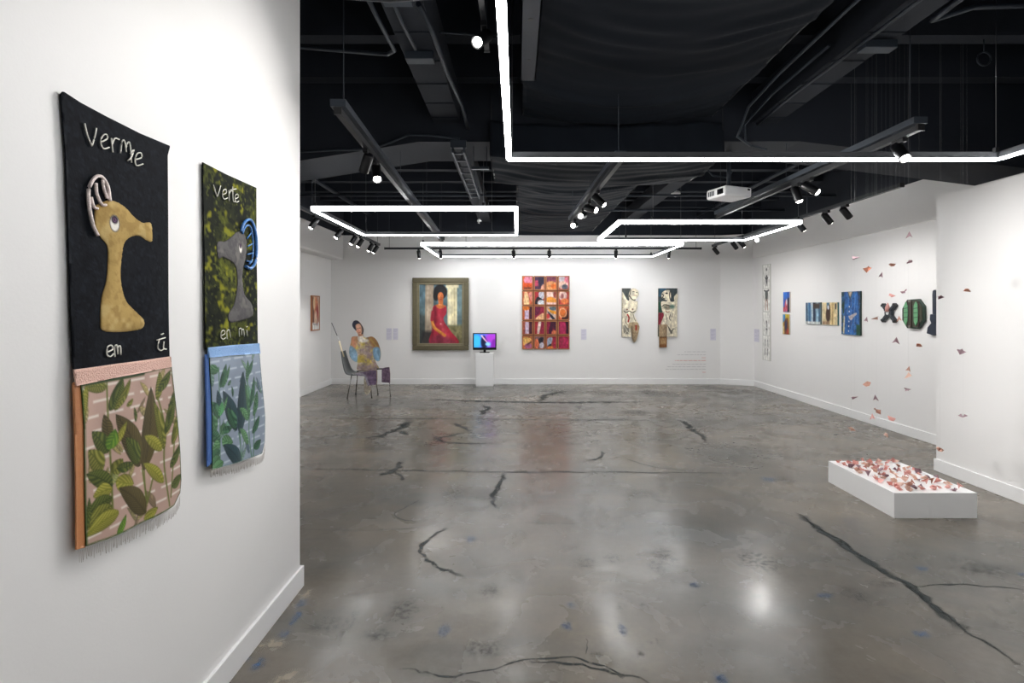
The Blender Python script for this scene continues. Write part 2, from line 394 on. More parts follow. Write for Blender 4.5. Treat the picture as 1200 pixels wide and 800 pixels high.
# ------------------------------------------------------------------ LED frames
def led_frame(x0, x1, y0, y1, z, label, inset=(.03, .03)):
    t = thing('led_light_frame', label, 'ceiling light', (0, 0, 0), 0, 'suspended rectangular LED frames')
    w, h = .034, .052
    runs = [((x0, y0), (x1, y0), (0, -1)), ((x1, y0), (x1, y1), (1, 0)), ((x1, y1), (x0, y1), (0, 1)), ((x0, y1), (x0, y0), (-1, 0))]
    for (ax, ay), (bx, by), (nx, ny) in runs:
        lo = (min(ax, bx), min(ay, by)); hi = (max(ax, bx), max(ay, by))
        iw = w - .008
        if ny:                                             # bar along X, outer face towards ny
            yo = ay; yi = ay - ny * iw
            body = MB().box((lo[0] + .004, min(yo, yi), z + .010), (hi[0] - .004, max(yo, yi), z + h)).build('bar', M['led_body'], t)
            mb = MB().box((lo[0], min(yi, yo + ny*.008), z), (hi[0], max(yi, yo + ny*.008), z + .010))
            sd = MB().box((lo[0], min(yo, yo + ny*.008), z + .0101), (hi[0], max(yo, yo + ny*.008), z + h - .008))
        else:
            xo = ax; xi = ax - nx * iw
            body = MB().box((min(xo, xi), lo[1] + iw, z + .010), (max(xo, xi), hi[1] - iw, z + h)).build('bar', M['led_body'], t)
            mb = MB().box((min(xi, xo + nx*.008), lo[1] + iw, z), (max(xi, xo + nx*.008), hi[1] - iw, z + .010))
            sd = MB().box((min(xo, xo + nx*.008), lo[1], z + .0101), (max(xo, xo + nx*.008), hi[1], z + h - .008))
        mb.build('diffuser', M['led'], body); sd.build('side_diffuser', M['led_side'], body)
    for x in (x0 + inset[0], x1 - inset[1]):              # wires hang clear of the fabric swags
        for y in (y0 + .015, y1 - .015):
            MB().box((x - .012, y - .012, z + h - .001), (x + .012, y + .012, z + h + .03)).build('wire_clip', M['rail'], t)
            MB().tube([(x, y, z + h + .02), (x, y, ZC)], .0018, 5).build('suspension_wire', M['wire'], t)
    return t
led_frame(-.058, 3.22, .3, 3.42, 2.49, 'large white LED frame hanging under the front swag of black fabric')
led_frame(-2.06, .01, 5.15, 6.93, 2.49, 'white rectangular LED frame crossed by the long grey channel rail', (.03, .34))
led_frame(1.19, 3.31, 5.94, 7.45, 2.49, 'white rectangular LED frame hanging beside the projector', (.40, .03))
led_frame(-1.48, 2.59, 7.95, 9.74, 2.49, 'long white LED frame hanging next to the back wall')

# ------------------------------------------------------------------ track rails and spotlights
ZR = 2.60
def rail(p0, p1, label, grey=False, size=(.036, .034), ztop=ZC):
    t = thing('track_rail', label, 'track rail')
    p0 = Vector(p0); p1 = Vector(p1)
    d = (p1 - p0).normalized()
    if grey:
        MB().bar(p0 + Vector((0, 0, .045)), p1 + Vector((0, 0, .045)), .085, .04).build('channel', M['rail_grey'], t)
    tr = MB().bar(p0, p1, *size).build('track', M['rail'], t)
    n = max(2, int((p1 - p0).length / 1.4))
    for i in range(n + 1):
        p = p0.lerp(p1, (i + .06) / (n + .12))
        if abs(d.x) > .9 and -.1 < p.x < 1.6: continue      # no rod through the fabric swag
        MB().tube([p + Vector((0, 0, .015)), (p.x, p.y, ztop)], .003, 6).build('hanger_rod', M['pipe'], t)
    for e in (p0, p1):
        MB().bar(e - d * .004, e + d * .012, size[0] + .006, size[1] + .006).build('end_cap', M['can'], t)
    return t
rail((-2.34, 4.4, ZR), (-2.34, 8.72, ZR), 'black track rail running along the bulkhead above the chair wall')
rail((-2.39, 9.3, ZR), (3.35, 9.3, ZR), 'black track rail running in front of the back wall')
rail((3.42, 4.54, ZR), (3.42, 8.9, ZR), 'black track rail running along the wall of small paintings')
rail((-.99, 2.84, ZR), (-1.21, 8.35, ZR), 'long grey channel rail passing over a white LED frame', True)
rail((.77, 3.77, ZR), (.70, 6.47, ZR), 'short grey channel rail carrying spotlights under the black fabric', True)
rail((2.45, 3.1, ZR), (2.40, 6.1, ZR), 'grey channel rail beside the white projector', True)
rail((-.18, .9, 3.1), (-.18, 3.15, 3.1), 'thin black rail above the large LED frame', False, (.03, .03))

spot_i = 0
def spot(base, aim, label, group, power=1.0, drop=.07, size=62):
    """track head: adapter, arm, can, lens and its lamp; base = point under the rail"""
    base = Vector(base); aim = Vector(aim)
    t = thing('track_spotlight', label, 'spotlight', base, 0, group)
    MB().box((-.016, -.05, -.028), (.016, .05, 0)).build('adapter', M['can'], t, bevel=.003)
    piv = Vector((0, 0, -drop))
    MB().tube([(0, 0, -.026), piv], .010, 8).build('arm', M['can'], t)
    d = (aim - (base + piv)).normalized()
    a, b = piv - d * .05, piv + d * .085
    c = MB().tube([a, a + d*.006, b], [.026, .034, .034], 16, cap=False)
    dd, u, w = frame_of(a, b)
    ring = [c.bm.verts.new(a + (u*math.cos(k*math.pi/8) + w*math.sin(k*math.pi/8)) * .026) for k in range(16)]
    c.bm.faces.new(ring)
    can = c.build('housing', M['can'], t)
    MB().tube([b - d*.012, b - d*.001, b + d*.007, b + d*.012], [.026, .026, .020, .008], 14).build('lens', M['lens'] if power else M['dark_glass'], can)
    if not power: return t
    ld = bpy.data.lights.new('spot_lamp', 'SPOT'); ld.energy = SPOT_W * power; ld.color = (1, .975, .945)
    ld.spot_size = R(min(size*1.15, 120)); ld.spot_blend = 1.0; ld.shadow_soft_size = .03
    lo = bpy.data.objects.new('spot_lamp', ld); COL.objects.link(lo); lo.parent = t
    lo.location = b + d * .016
    lo.rotation_euler = d.to_track_quat('-Z', 'Y').to_euler()
    return t
ZS = ZR - .017
g = 'spotlights along the bulkhead rail'
for y, ay, az in ((5.95, 6.6, 1.5), (6.78, 7.3, 1.5), (7.39, 8.2, 1.5), (7.71, 8.6, 1.5), (8.26, 9.3, 1.5), (8.55, 9.5, 1.5)):
    spot((-2.34, y, ZS), (XF + .15, ay - .9, .6), 'black spotlight on the rail beside the chair wall bulkhead', g, .8)
g = 'spotlights on the back rail'
for x in (-1.77, -1.38, -.05, .6, 1.81, 2.77):
    spot((x, 9.3, ZS), (x + .1, YB - .1, .7), 'black spotlight on the rail in front of the back wall', g, .45, size=100)
g = 'spotlights along the painting wall rail'
for y, dy in ((5.33, .3), (5.65, .3), (6.18, .3), (7.3, -.5), (7.8, .3), (8.05, .6), (8.8, .5)):
    spot((3.42, y, ZS), (XR, y + dy, 1.3) if y != 7.3 else (2.2, 3.0, 0), 'black spotlight on the rail along the wall of small paintings', g, .45, size=92)
for y, aim, pw, sz in ((4.71, (3.2, 4.3, .2), .8, 75), (5.16, (3.9, 3.0, 1.2), 2.6, 75), (5.55, (XL, 1.9, 1.5), 2.6, 38), (6.2, (XL, 1.2, 1.5), 2.6, 36)):
    spot((.77 - .07 * (y - 3.77) / 2.7, y, ZS), aim, 'black spotlight on the short rail under the black fabric', 'spotlights under the black fabric', pw, size=sz)
spot((2.447, 3.27, ZS), (2.5, 1.4, 0), 'black spotlight at the free end of the rail beside the projector', None, .9)
spot((2.43, 4.26, ZS), (3.9, 3.3, 1.2), 'black spotlight on the rail beside the projector facing the blank partition', None, 1.5, size=95)
spot((2.427, 4.44, ZS), (3.1, 4.1, .2), 'black spotlight on the rail beside the projector aimed at the plinth', None, .7)
spot((-1.03, 3.77, ZS), (-.4, 2.3, 0), 'lit black spotlight on the long grey channel rail', None, .8)
spot((-1.02, 3.5, ZS), (-2.6, 5.5, 0), 'unlit black spotlight turned away on the long grey channel rail', None, 0)
spot((-.18, 2.86, 3.085), (XL, 1.35, 1.5), 'lone black spotlight hanging under the thin black rail', None, 1.8, size=95)

# ------------------------------------------------------------------ black fabric swags under the ceiling
def swag(x0, x1, y0, y1, z, label, folds, front_drop=None, sag=.06, seed=1):
    t = thing('fabric_swag', label, 'fabric drape', (0, 0, 0), 0, 'black fabric swags under the ceiling')
    nx, ny = 46, max(40, int((y1 - y0) * 40)); rr = random.Random(seed)
    fs = [(y0 + (y1 - y0) * rr.random(), (.005 + .013 * rr.random()), .02 + .05 * rr.random(), rr.uniform(-.3, .3)) for _ in range(folds)]
    v = []; f = []
    def zz(x, y):
        u = (x - x0) / (x1 - x0); s_ = 4 * u * (1 - u)
        q = z - sag * (s_ - .5) * .6
        yy = y - .30 * (s_ - .6)
        for c, a, w, k in fs:
            d = (yy - c - k * (u - .5)) / w
            q -= a * math.exp(-d * d) * (.35 + .65 * abs(math.sin(2.2 * u + c)))
        return q + .006 * math.sin(9 * y + 3 * math.sin(4 * u)) + .003 * math.sin(41 * yy + 5 * u)
    rows = []
    if front_drop:
        for k in range(10): rows.append((y0, front_drop * (1 - k / 10)))
    for j in range(ny + 1): rows.append((y0 + (y1 - y0) * j / ny, 0))
    for j, (y, up) in enumerate(rows):
        for i in range(nx + 1):
            x = x0 + (x1 - x0) * i / nx
            yo = .02 * math.sin(14 * x + 5 * up) * (up > 0)
            v.append((x, y + yo, zz(x, y) + up))
    for j in range(len(rows) - 1):
        for i in range(nx):
            o = j * (nx + 1) + i; f.append((o, o + 1, o + nx + 2, o + nx + 1))
    me = bpy.data.meshes.new('fabric'); me.from_pydata(v, [], f); me.materials.append(M['drape'])
    me.polygons.foreach_set('use_smooth', [True] * len(f))
    o = link('fabric', me, t); m = o.modifiers.new('thickness', 'SOLIDIFY'); m.thickness = .004
    for x in (x0 + .01, x1 - .01):
        MB().tube([(x, y0, zz(x, y0)), (x, (y0 + y1) / 2, z + .02), (x, y1, zz(x, y1))], .008, 6).build('hem_cord', M['rail'], t)
        for k in (0.02, .5, .98):
            y = y0 + (y1 - y0) * k
            MB().tube([(x, y, z), (x, y, 3.0 if 4.5 < y < 5.2 else ZC)], .004, 5).build('hanging_cord', M['rail'], t)
    return t
swag(.05, 1.71, .6, 4.44, 3.15, 'wide front swag of black fabric above the large LED frame', 20, None, .10, 3)
swag(-.23, 1.82, 4.47, 5.38, 2.82, 'low middle swag of black fabric slung under the girder', 7, .30, .05, 5)
swag(0.0, 1.48, 5.5, 9.9, 3.0, 'pleated far swag of black fabric reaching the back wall', 20, None, .05, 8)

# perforated grey channel beside the front swag
t = thing('perforated_channel', 'grey perforated steel channel beside the front fabric swag', 'steel channel')
mb = MB().box((.025, .8, 2.98), (.125, 3.32, 2.99)).box((.025, .8, 2.98), (.032, 3.32, 3.05)).box((.118, .8, 2.98), (.125, 3.32, 3.05))
mb.build('channel', M['pipe'], t)
for y, r_ in ((2.42, .020), (2.62, .015), (3.05, .012), (2.1, .016), (1.8, .02)):
    MB().tube([(.075, y, 2.979), (.075, y, 2.98)], r_, 12).build('hole', M['can'], t)
for y in (1.0, 2.2, 3.25): MB().tube([(.040, y, 2.985), (.040, y, ZC)], .004, 6).build('hanger_rod', M['pipe'], t)

# ------------------------------------------------------------------ conduits, pipes, ceiling fittings
def conduit(label, pts, r, mat_='pipe', boxes=(), cat='conduit', name='conduit', straps=()):
    t = thing(name, label, cat)
    MB().tube(pts, r, 8).build('pipe', M[mat_], t)
    for (x, y, z, sx, sy, sz) in boxes:
        MB().box((x - sx/2, y - sy/2, z - sz/2), (x + sx/2, y + sy/2, z + sz/2)).build('junction_box', M['rail_grey'], t, bevel=.004)
    return t
Z3 = 3.125
conduit('grey conduit bending off the beam toward the banner wall bulkhead', [(-.80, .5, Z3 + .03), (-.79, 2.9, Z3 + .03), (-.78, 3.28, Z3 + .03), (-.86, 3.42, 3.2), (-1.6, 3.5, 3.3), (-3.4, 3.5, 3.36)], .014)
conduit('grey conduit clipped under the beam with two junction boxes', [(-.66, .5, Z3), (-.65, 2.9, Z3), (-.63, 3.2, Z3)], .012, boxes=((-.615, 2.62, 3.112, .15, .13, .06), (-.62, 3.3, 3.12, .18, .08, .05)))
conduit('long curved cable running off the junction box', [(-.52, 2.72, 3.12), (-.49, 3.0, 3.12), (-.475, 3.5, 3.12), (-.43, 4.1, 3.12), (-.43, 4.53, 3.1)], .016)
conduit('drooping cable crossing between joists and beam', [(-.47, 3.15, 3.2), (-.33, 3.35, 3.3), (-.15, 3.55, 3.38), (-.05, 3.62, 3.4)], .007)
conduit('thick black pipe crossing the ceiling above the banners', [(-1.15, 2.48, 3.09), (-.85, 2.5, 3.06), (-.62, 2.5, 3.045), (-.4, 2.5, 3.06), (-.12, 2.52, 3.14)], .045, 'rail', cat='pipe', name='ceiling_pipe')
conduit('thin conduit with a junction box following the second beam', [(2.12, .5, Z3), (2.12, 3.0, Z3), (2.10, 3.9, Z3), (2.12, 4.5, Z3)], .012, boxes=((2.22, 3.15, 3.115, .2, .08, .05),))
conduit('thin conduit bending off the second beam toward the partition', [(2.36, .5, Z3 + .02), (2.36, 2.75, Z3 + .02), (2.4, 2.95, Z3 + .04), (2.7, 3.02, 3.28), (4.55, 3.05, 3.36)], .016)
conduit('thin conduit hanging beside the front fabric swag', [(1.88, .8, 3.2), (1.88, 2.9, 3.2), (1.9, 3.7, 3.2), (1.86, 4.1, 3.12), (1.9, 4.4, 2.98), (2.05, 4.48, 2.93)], .011, mat_='rail_grey')
conduit('curved cable looping down the girder face beside the fabric', [(2.02, 3.3, 3.2), (2.0, 4.0, 3.18), (1.98, 4.45, 3.1), (2.02, 4.5, 2.95), (2.2, 4.5, 2.9)], .010, mat_='rail_grey')
conduit('wavy cable lying over the haunched girder', [(-1.9, 4.50, 2.88), (-1.6, 4.51, 2.9), (-1.3, 4.50, 2.9), (-1.1, 4.49, 2.96), (-.95, 4.5, 3.03), (-.75, 4.52, 3.03), (-.5, 4.52, 3.0)], .010, 'rail_grey')
conduit('looped cable dropping toward the projector', [(1.95, 5.22, 3.1), (1.93, 5.22, 2.95), (2.0, 5.22, 2.86), (2.14, 5.22, 2.84), (2.2, 5.22, 2.9)], .009, 'rail_grey')
conduit('thin pipe crossing the far ceiling before the back wall', [(-3.4, 7.3, 3.12), (4.55, 7.3, 3.12)], .018)
conduit('horizontal pipe under the far joists near the back rail', [(-3.4, 8.7, 3.18), (4.55, 8.7, 3.18)], .022)
for x in (-2.9, 3.6):
    conduit('long pipe parallel to the side bulkheads under the far joists', [(x, 5.2, 3.36), (x, 10.15, 3.36)], .03)['group'] = 'long pipes under the far joists'
# cable tray seen behind the girder
t = thing('cable_tray', 'narrow grey cable tray hanging under the girder', 'cable tray')
for x in (-.56, -.46): MB().bar((x, 4.5, 2.9), (x, 6.4, 2.9), .015, .05).build('side_rail', M['rail_grey'], t)
for k in range(9): MB().bar((-.56, 4.55 + k * .22, 2.88), (-.46, 4.55 + k * .22, 2.88), .02, .012).build('rung', M['rail_grey'], t)
for y, zt_ in ((4.8, 2.99), (6.2, ZC)): MB().tube([(-.51, y, 2.88), (-.51, y, zt_)], .006, 6).build('hanger_rod', M['pipe'], t)
MB().box((-.58, 4.5, 2.92), (-.44, 4.54, 2.985)).build('junction_box', M['rail_grey'], t)
# short grey bar in front of the middle swag
t = thing('strut_bar', 'short grey strut bar hanging beside the middle fabric swag', 'steel strut')
MB().box((-.41, 4.66, 2.775), (-.25, 4.70, 2.797)).build('bar', M['rail_grey'], t)
for x in (-.39, -.27): MB().tube([(x, 4.68, 2.79), (x, 4.68, 2.99)], .004, 6).build('hanger_rod', M['pipe'], t)
# smoke detector, small sensor, ring hook
t = thing('smoke_detector', 'white round smoke detector on a thin drop pipe', 'detector', at(792, 226, 7.6))
p = t.location
MB().tube([(0, 0, -.05), (0, 0, -.04), (0, 0, -.012), (0, 0, .015), (0, 0, .03)], [.035, .055, .068, .062, .03], 20).build('dome', M['white_plastic'], t)
MB().tube([(0, 0, .02), (0, 0, ZC - p.z)], .012, 8).build('drop_pipe', M['pipe'], t)
t = thing('ceiling_sensor', 'tiny white sensor hanging inside the rail-crossed LED frame', 'sensor', at(561, 259, 7.2))
p = t.location
MB().tube([(0, 0, -.03), (.01, 0, 0), (0, 0, .03)], [.02, .035, .015], 12).build('sensor_head', M['white_plastic'], t)
MB().tube([(0, 0, .02), (0, 0, ZC - p.z)], .006, 6).build('drop_rod', M['pipe'], t)
t = thing('ring_hook', 'thin black ring hanging under the ceiling joists near the partition', 'hook', at(1153, 69, 3.65))
MB().tube([(.048*math.cos(k*math.pi/12), 0, .048*math.sin(k*math.pi/12)) for k in range(24)], .006, 6, closed=True).build('ring', M['pipe'], t)
MB().tube([(0, 0, .045), (0, 0, 3.43 - t.location.z)], .004, 6).build('stem', M['pipe'], t)

# projector
pc = at(854, 227, 4.85)
t = thing('projector', 'white ceiling projector with rounded corners on a drop pole', 'projector', pc, R(20))
MB().box((-.155, -.13, -.05), (.155, .13, .045)).build('body', M['white_plastic'], t, bevel=.02)
MB().box((-.158, -.10, -.028), (-.15, -.02, .024)).build('lens_recess', M['black_plastic'], t, bevel=.004)
MB().tube([(-.157, -.06, 0), (-.164, -.06, 0)], .020, 16).build('lens', M['dark_glass'], t)
for k in range(4): MB().box((-.158, .02 + k * .022, -.025), (-.154, .032 + k * .022, .02)).build('vent', M['pipe'], t)
MB().box((.10, -.133, .012), (.128, -.129, .026)).build('sensor_window', M['black_plastic'], t)
MB().tube([(0, 0, .04), (0, 0, 2.99 - pc.z)], .02, 10).build('mount_pole', M['pipe'], t)
MB().box((-.07, -.05, .044), (.07, .05, .058)).build('mount_plate', M['rail_grey'], t)

# ------------------------------------------------------------------ painting tools: colour rasters on fine grids
def vnoise(X, Y, scale, seed=0):
    rg = np.random.RandomState(seed); G = rg.rand(64, 64)
    x = X * scale + 100; y = Y * scale + 100
    i = np.floor(x).astype(int); j = np.floor(y).astype(int); fx = x - i; fy = y - j
    fx = fx*fx*(3-2*fx); fy = fy*fy*(3-2*fy); i %= 63; j %= 63
    return (G[j, i]*(1-fx) + G[j, i+1]*fx)*(1-fy) + (G[j+1, i]*(1-fx) + G[j+1, i+1]*fx)*fy
def curve(pts, closed=True, k=6):
    P = [np.array(p, float) for p in pts]; n = len(P); out = []
    for i in range(n if closed else n - 1):
        if closed: a, b, c, d = P[i-1], P[i], P[(i+1) % n], P[(i+2) % n]
        else: a, b, c, d = P[max(i-1, 0)], P[i], P[i+1], P[min(i+2, n-1)]
        for s_ in range(k):
            t_ = s_ / k
            out.append(.5*((2*b) + (c-a)*t_ + (2*a-5*b+4*c-d)*t_**2 + (3*b-a-3*c+d)*t_**3))
    if not closed: out.append(P[-1])
    return [tuple(p) for p in out]
def sdpoly(pts, X, Y):
    d = np.full(X.shape, 1e18); s_ = np.ones(X.shape); n = len(pts)
    for i in range(n):
        ax, ay = pts[i]; bx, by = pts[i-1]; ex, ey = bx-ax, by-ay; wx, wy = X-ax, Y-ay
        l2 = ex*ex + ey*ey + 1e-18; t_ = np.clip((wx*ex + wy*ey)/l2, 0, 1)
        qx, qy = wx-ex*t_, wy-ey*t_; d = np.minimum(d, qx*qx + qy*qy)
        c1 = Y >= ay; c2 = Y < by; c3 = ex*wy > ey*wx
        fl = (c1 & c2 & c3) | (~c1 & ~c2 & ~c3)
        s_ = np.where(fl, -s_, s_)
    return s_*np.sqrt(d)
def sdline(pts, X, Y):
    d = np.full(X.shape, 1e18)
    for (ax, ay), (bx, by) in zip(pts, pts[1:]):
        ex, ey = bx-ax, by-ay; wx, wy = X-ax, Y-ay
        t_ = np.clip((wx*ex + wy*ey)/(ex*ex + ey*ey + 1e-18), 0, 1)
        d = np.minimum(d, (wx-ex*t_)**2 + (wy-ey*t_)**2)
    return np.sqrt(d)
class Art:
    """colours on an (nx+1) x (ny+1) grid over a box given in the artwork's own units (y downwards)"""
    def __init__(s, box, nx, ny, base):
        s.box = box; s.nx, s.ny = nx, ny
        s.X, s.Y = np.meshgrid(np.linspace(box[0], box[2], nx+1), np.linspace(box[1], box[3], ny+1))
        s.C = np.zeros((ny+1, nx+1, 3)) + np.array(base, float)
        s.cell = max((box[2]-box[0])/nx, (box[3]-box[1])/ny)
    def blend(s, a, col): s.C += a[..., None]*(np.array(col, float) - s.C); return s
    def poly(s, pts, col, soft=1.0, smooth=True, alpha=1.0):
        p = curve(pts) if smooth and len(pts) > 2 else pts
        return s.blend(alpha*np.clip(.5 - sdpoly(p, s.X, s.Y)/(soft*s.cell), 0, 1), col)
    def rect(s, x0, y0, x1, y1, col, soft=1.0, alpha=1.0): return s.poly([(x0,y0),(x1,y0),(x1,y1),(x0,y1)], col, soft, False, alpha)
    def ell(s, cx, cy, rx, ry, col, soft=1.0, rot=0, alpha=1.0):
        c, n = math.cos(rot), math.sin(rot); u = (s.X-cx)*c + (s.Y-cy)*n; v = -(s.X-cx)*n + (s.Y-cy)*c
        d = (np.sqrt((u/rx)**2 + (v/ry)**2) - 1)*min(rx, ry)
        return s.blend(alpha*np.clip(.5 - d/(soft*s.cell), 0, 1), col)
    def line(s, pts, w, col, soft=1.0, alpha=1.0, smooth=True):
        p = curve(pts, False) if smooth and len(pts) > 2 else pts
        return s.blend(alpha*np.clip(.5 - (sdline(p, s.X, s.Y) - w/2)/(soft*s.cell), 0, 1), col)
    def grad(s, c0, c1, ax=1):
        q = (s.Y-s.box[1])/(s.box[3]-s.box[1]) if ax else (s.X-s.box[0])/(s.box[2]-s.box[0])
        s.C = np.array(c0, float)*(1-q[..., None]) + np.array(c1, float)*q[..., None]; return s
    def noise(s, scale, amp, seed=0, sx=1, sy=1):
        s.C *= 1 + amp*(vnoise(s.X*sx, s.Y*sy, scale, seed)[..., None] - .5)*2; return s
    def mottle(s, scale, col, thr, alpha, seed=0, sx=1, sy=1):
        n = .65*vnoise(s.X*sx, s.Y*sy, scale, seed) + .35*vnoise(s.X*sx, s.Y*sy, scale*2.7, seed+5)
        return s.blend(alpha*np.clip((n-thr)*7, 0, 1), col)
    def leaf(s, base, tip, w, dark, light, veins=7, bend=0.0):
        bx, by = base; tx, ty = tip; L_ = math.hypot(tx-bx, ty-by); dx, dy = (tx-bx)/L_, (ty-by)/L_
        t_ = ((s.X-bx)*dx + (s.Y-by)*dy)/L_; n = -(s.X-bx)*dy + (s.Y-by)*dx
        n = n - bend*L_*np.sin(np.pi*np.clip(t_, 0, 1))
        half = w*np.sin(np.pi*np.clip(t_, 0, 1)**.8)**.75*np.where((t_ > 0) & (t_ < 1), 1, 0)
        a = np.clip((half-np.abs(n))/s.cell + .2, 0, 1)*((t_ > 0) & (t_ < 1)); rim = np.clip(1 - (half-np.abs(n))/(s.cell*1.6), 0, 1)*.6
        st = .5 + .5*np.sin((t_ - .35*np.abs(n)/max(w, 1e-9))*veins*2*np.pi)
        st = st*np.clip(np.abs(n)/(w*.12), 0, 1)
        col = np.array(dark, float)*(1-st[..., None]) + np.array(light, float)*st[..., None]
        col = col*(1 - .5*rim[..., None])*(.84 + .32*np.clip(n/max(w, 1e-9)*.5 + .5, 0, 1)[..., None]); s.C += a[..., None]*(col - s.C); return s
    def mesh(s, name, material, parent, scale, origin, thick=.02, mask=None, side_col=None, depth=None, loc=None, smooth_mask=True, y_off=0.0):
        """scale = metres per unit (x, y); origin = artwork point that becomes local (0, 0). Front looks to -Y."""
        nx, ny = s.nx, s.ny; X = s.X.copy(); Y = s.Y.copy()
        if material is M['art']:                       # brushy tone variation of hand-applied paint
            w_ = s.box[2] - s.box[0]; asp = (s.box[3] - s.box[1]) / w_
            s.noise(9 / w_, .14, 31, 1, .6); s.noise(26 / w_, .10, 32, 1, .7)
            g_ = s.C.mean(axis=2, keepdims=True); s.C = g_ + (s.C - g_) * .88
        if mask is not None:
            pm = curve(mask) if smooth_mask else mask
            sd = sdpoly(pm, X, Y); gy, gx = np.gradient(sd, s.Y[:, 0], s.X[0, :])
            gl = gx*gx + gy*gy + 1e-9
            near = np.abs(sd) < s.cell*.8
            X = np.where(near, X - sd*gx/gl, X); Y = np.where(near, Y - sd*gy/gl, Y)
            vin = (sd < 0) | near
            fin = vin[:-1, :-1] & vin[1:, :-1] & vin[:-1, 1:] & vin[1:, 1:]
            cen = (sd[:-1, :-1] + sd[1:, :-1] + sd[:-1, 1:] + sd[1:, 1:])/4
            fin &= cen < s.cell*.15
        else: fin = np.ones((ny, nx), bool)
        lx = (X - origin[0])*scale[0]; lz = (origin[1] - Y)*scale[1]
        dep = np.zeros_like(lx) if depth is None else depth(s.X, s.Y)
        idx = -np.ones((ny+1)*(nx+1), int)
        J, I = np.nonzero(fin); k = J*(nx+1) + I
        quads = np.stack([k, k+nx+1, k+nx+2, k+1], 1)
        used = np.unique(quads); idx[used] = np.arange(len(used)); quads = idx[quads]; n = len(used)
        fx, fz, fd = lx.ravel()[used], lz.ravel()[used], dep.ravel()[used]
        cf = np.clip(s.C.reshape(-1, 3)[used]/255, 0, 1)
        front = np.stack([fx, -thick - fd + y_off, fz], 1); back = np.stack([fx, -fd*(thick < .01) + y_off, fz], 1)
        ed = {}
        for q in quads.tolist():
            for a, b in ((q[0], q[1]), (q[1], q[2]), (q[2], q[3]), (q[3], q[0])):
                if (b, a) in ed: del ed[(b, a)]
                else: ed[(a, b)] = 1
        border = sorted({a for e in ed for a in e}); m1 = {a: 2*n + i for i, a in enumerate(border)}; nb = len(border)
        m2 = {a: 2*n + nb + i for i, a in enumerate(border)}
        v = np.concatenate([front, back, front[border], back[border]])
        f = quads.tolist() + [[q + n for q in r[::-1]] for r in quads.tolist()]
        f += [[m1[b], m1[a], m2[a], m2[b]] for a, b in ed]
        sc_ = cf[border] if side_col is None else np.tile(np.array(side_col)/255, (nb, 1))
        col = np.concatenate([cf, cf, sc_, sc_])
        lin = np.where(col <= .04045, col/12.92, ((col+.055)/1.055)**2.4)
        me = bpy.data.meshes.new(name); me.from_pydata(v.tolist(), [], f)
        at_ = me.color_attributes.new('paint', 'FLOAT_COLOR', 'POINT')
        at_.data.foreach_set('color', np.concatenate([lin, np.ones((len(lin), 1))], 1).ravel())
        me.materials.append(material)
        me.polygons.foreach_set('use_smooth', [True]*(2*len(quads)) + [False]*len(ed))
        return link(name, me, parent, loc)

# ------------------------------------------------------------------ the two banners (wall coordinates: u along the wall, v = -height)
def wl(pts, ox, oy, k): return [(lambda d, z: (d, -z))(*side(ox + x/k, oy + y/k, XL)) for x, y in pts]
zA = lambda p: wl(p, 60, 400, 3.077)
zB = lambda p: wl(p, 225, 390, 4.571)
z1 = lambda p: wl(p, 50, 90, 2.667)
z2 = lambda p: wl(p, 50, 370, 2.667)
LEAVES = [((178,165),(88,168),20,1),((100,158),(92,280),13,2),((188,250),(236,128),22,0),((205,250),(262,132),13,1),((245,235),(268,205),8,1),((275,290),(270,235),7,0),
          ((308,465),(337,163),37,3),((290,450),(208,262),34,3),((285,440),(238,345),24,0),((180,362),(166,262),20,3),((180,400),(118,325),24,0),((188,385),(245,285),13,2),((178,390),(206,315),22,4),
          ((158,465),(104,392),27,1),((188,475),(226,422),23,1),((205,458),(266,438),16,0),((200,500),(264,512),26,2),((188,520),(96,478),24,0),((186,530),(122,560),24,2),((185,560),(92,640),24,0),
          ((182,590),(95,680),26,1),((206,612),(92,706),24,2),((312,618),(208,528),30,3),((380,390),(348,212),17,1),((386,335),(418,180),16,0),((374,392),(308,340),17,2),((374,508),(304,438),17,2),
          ((408,372),(434,245),15,1),((398,455),(440,365),15,0),((402,525),(444,478),17,0),((362,212),(372,106),16,1),((366,182),(412,102),15,0),((196,702),(232,622),13,4),((304,640),(352,596),16,2),((90,690),(108,560),12,0)]
STEMS = [[(178,150),(182,300),(186,480),(184,640)],[(308,465),(314,590)],[(300,460),(318,570)],[(345,470),(318,580)],[(392,592),(378,450),(384,300),(364,200)],[(398,560),(410,430),(420,300)]]
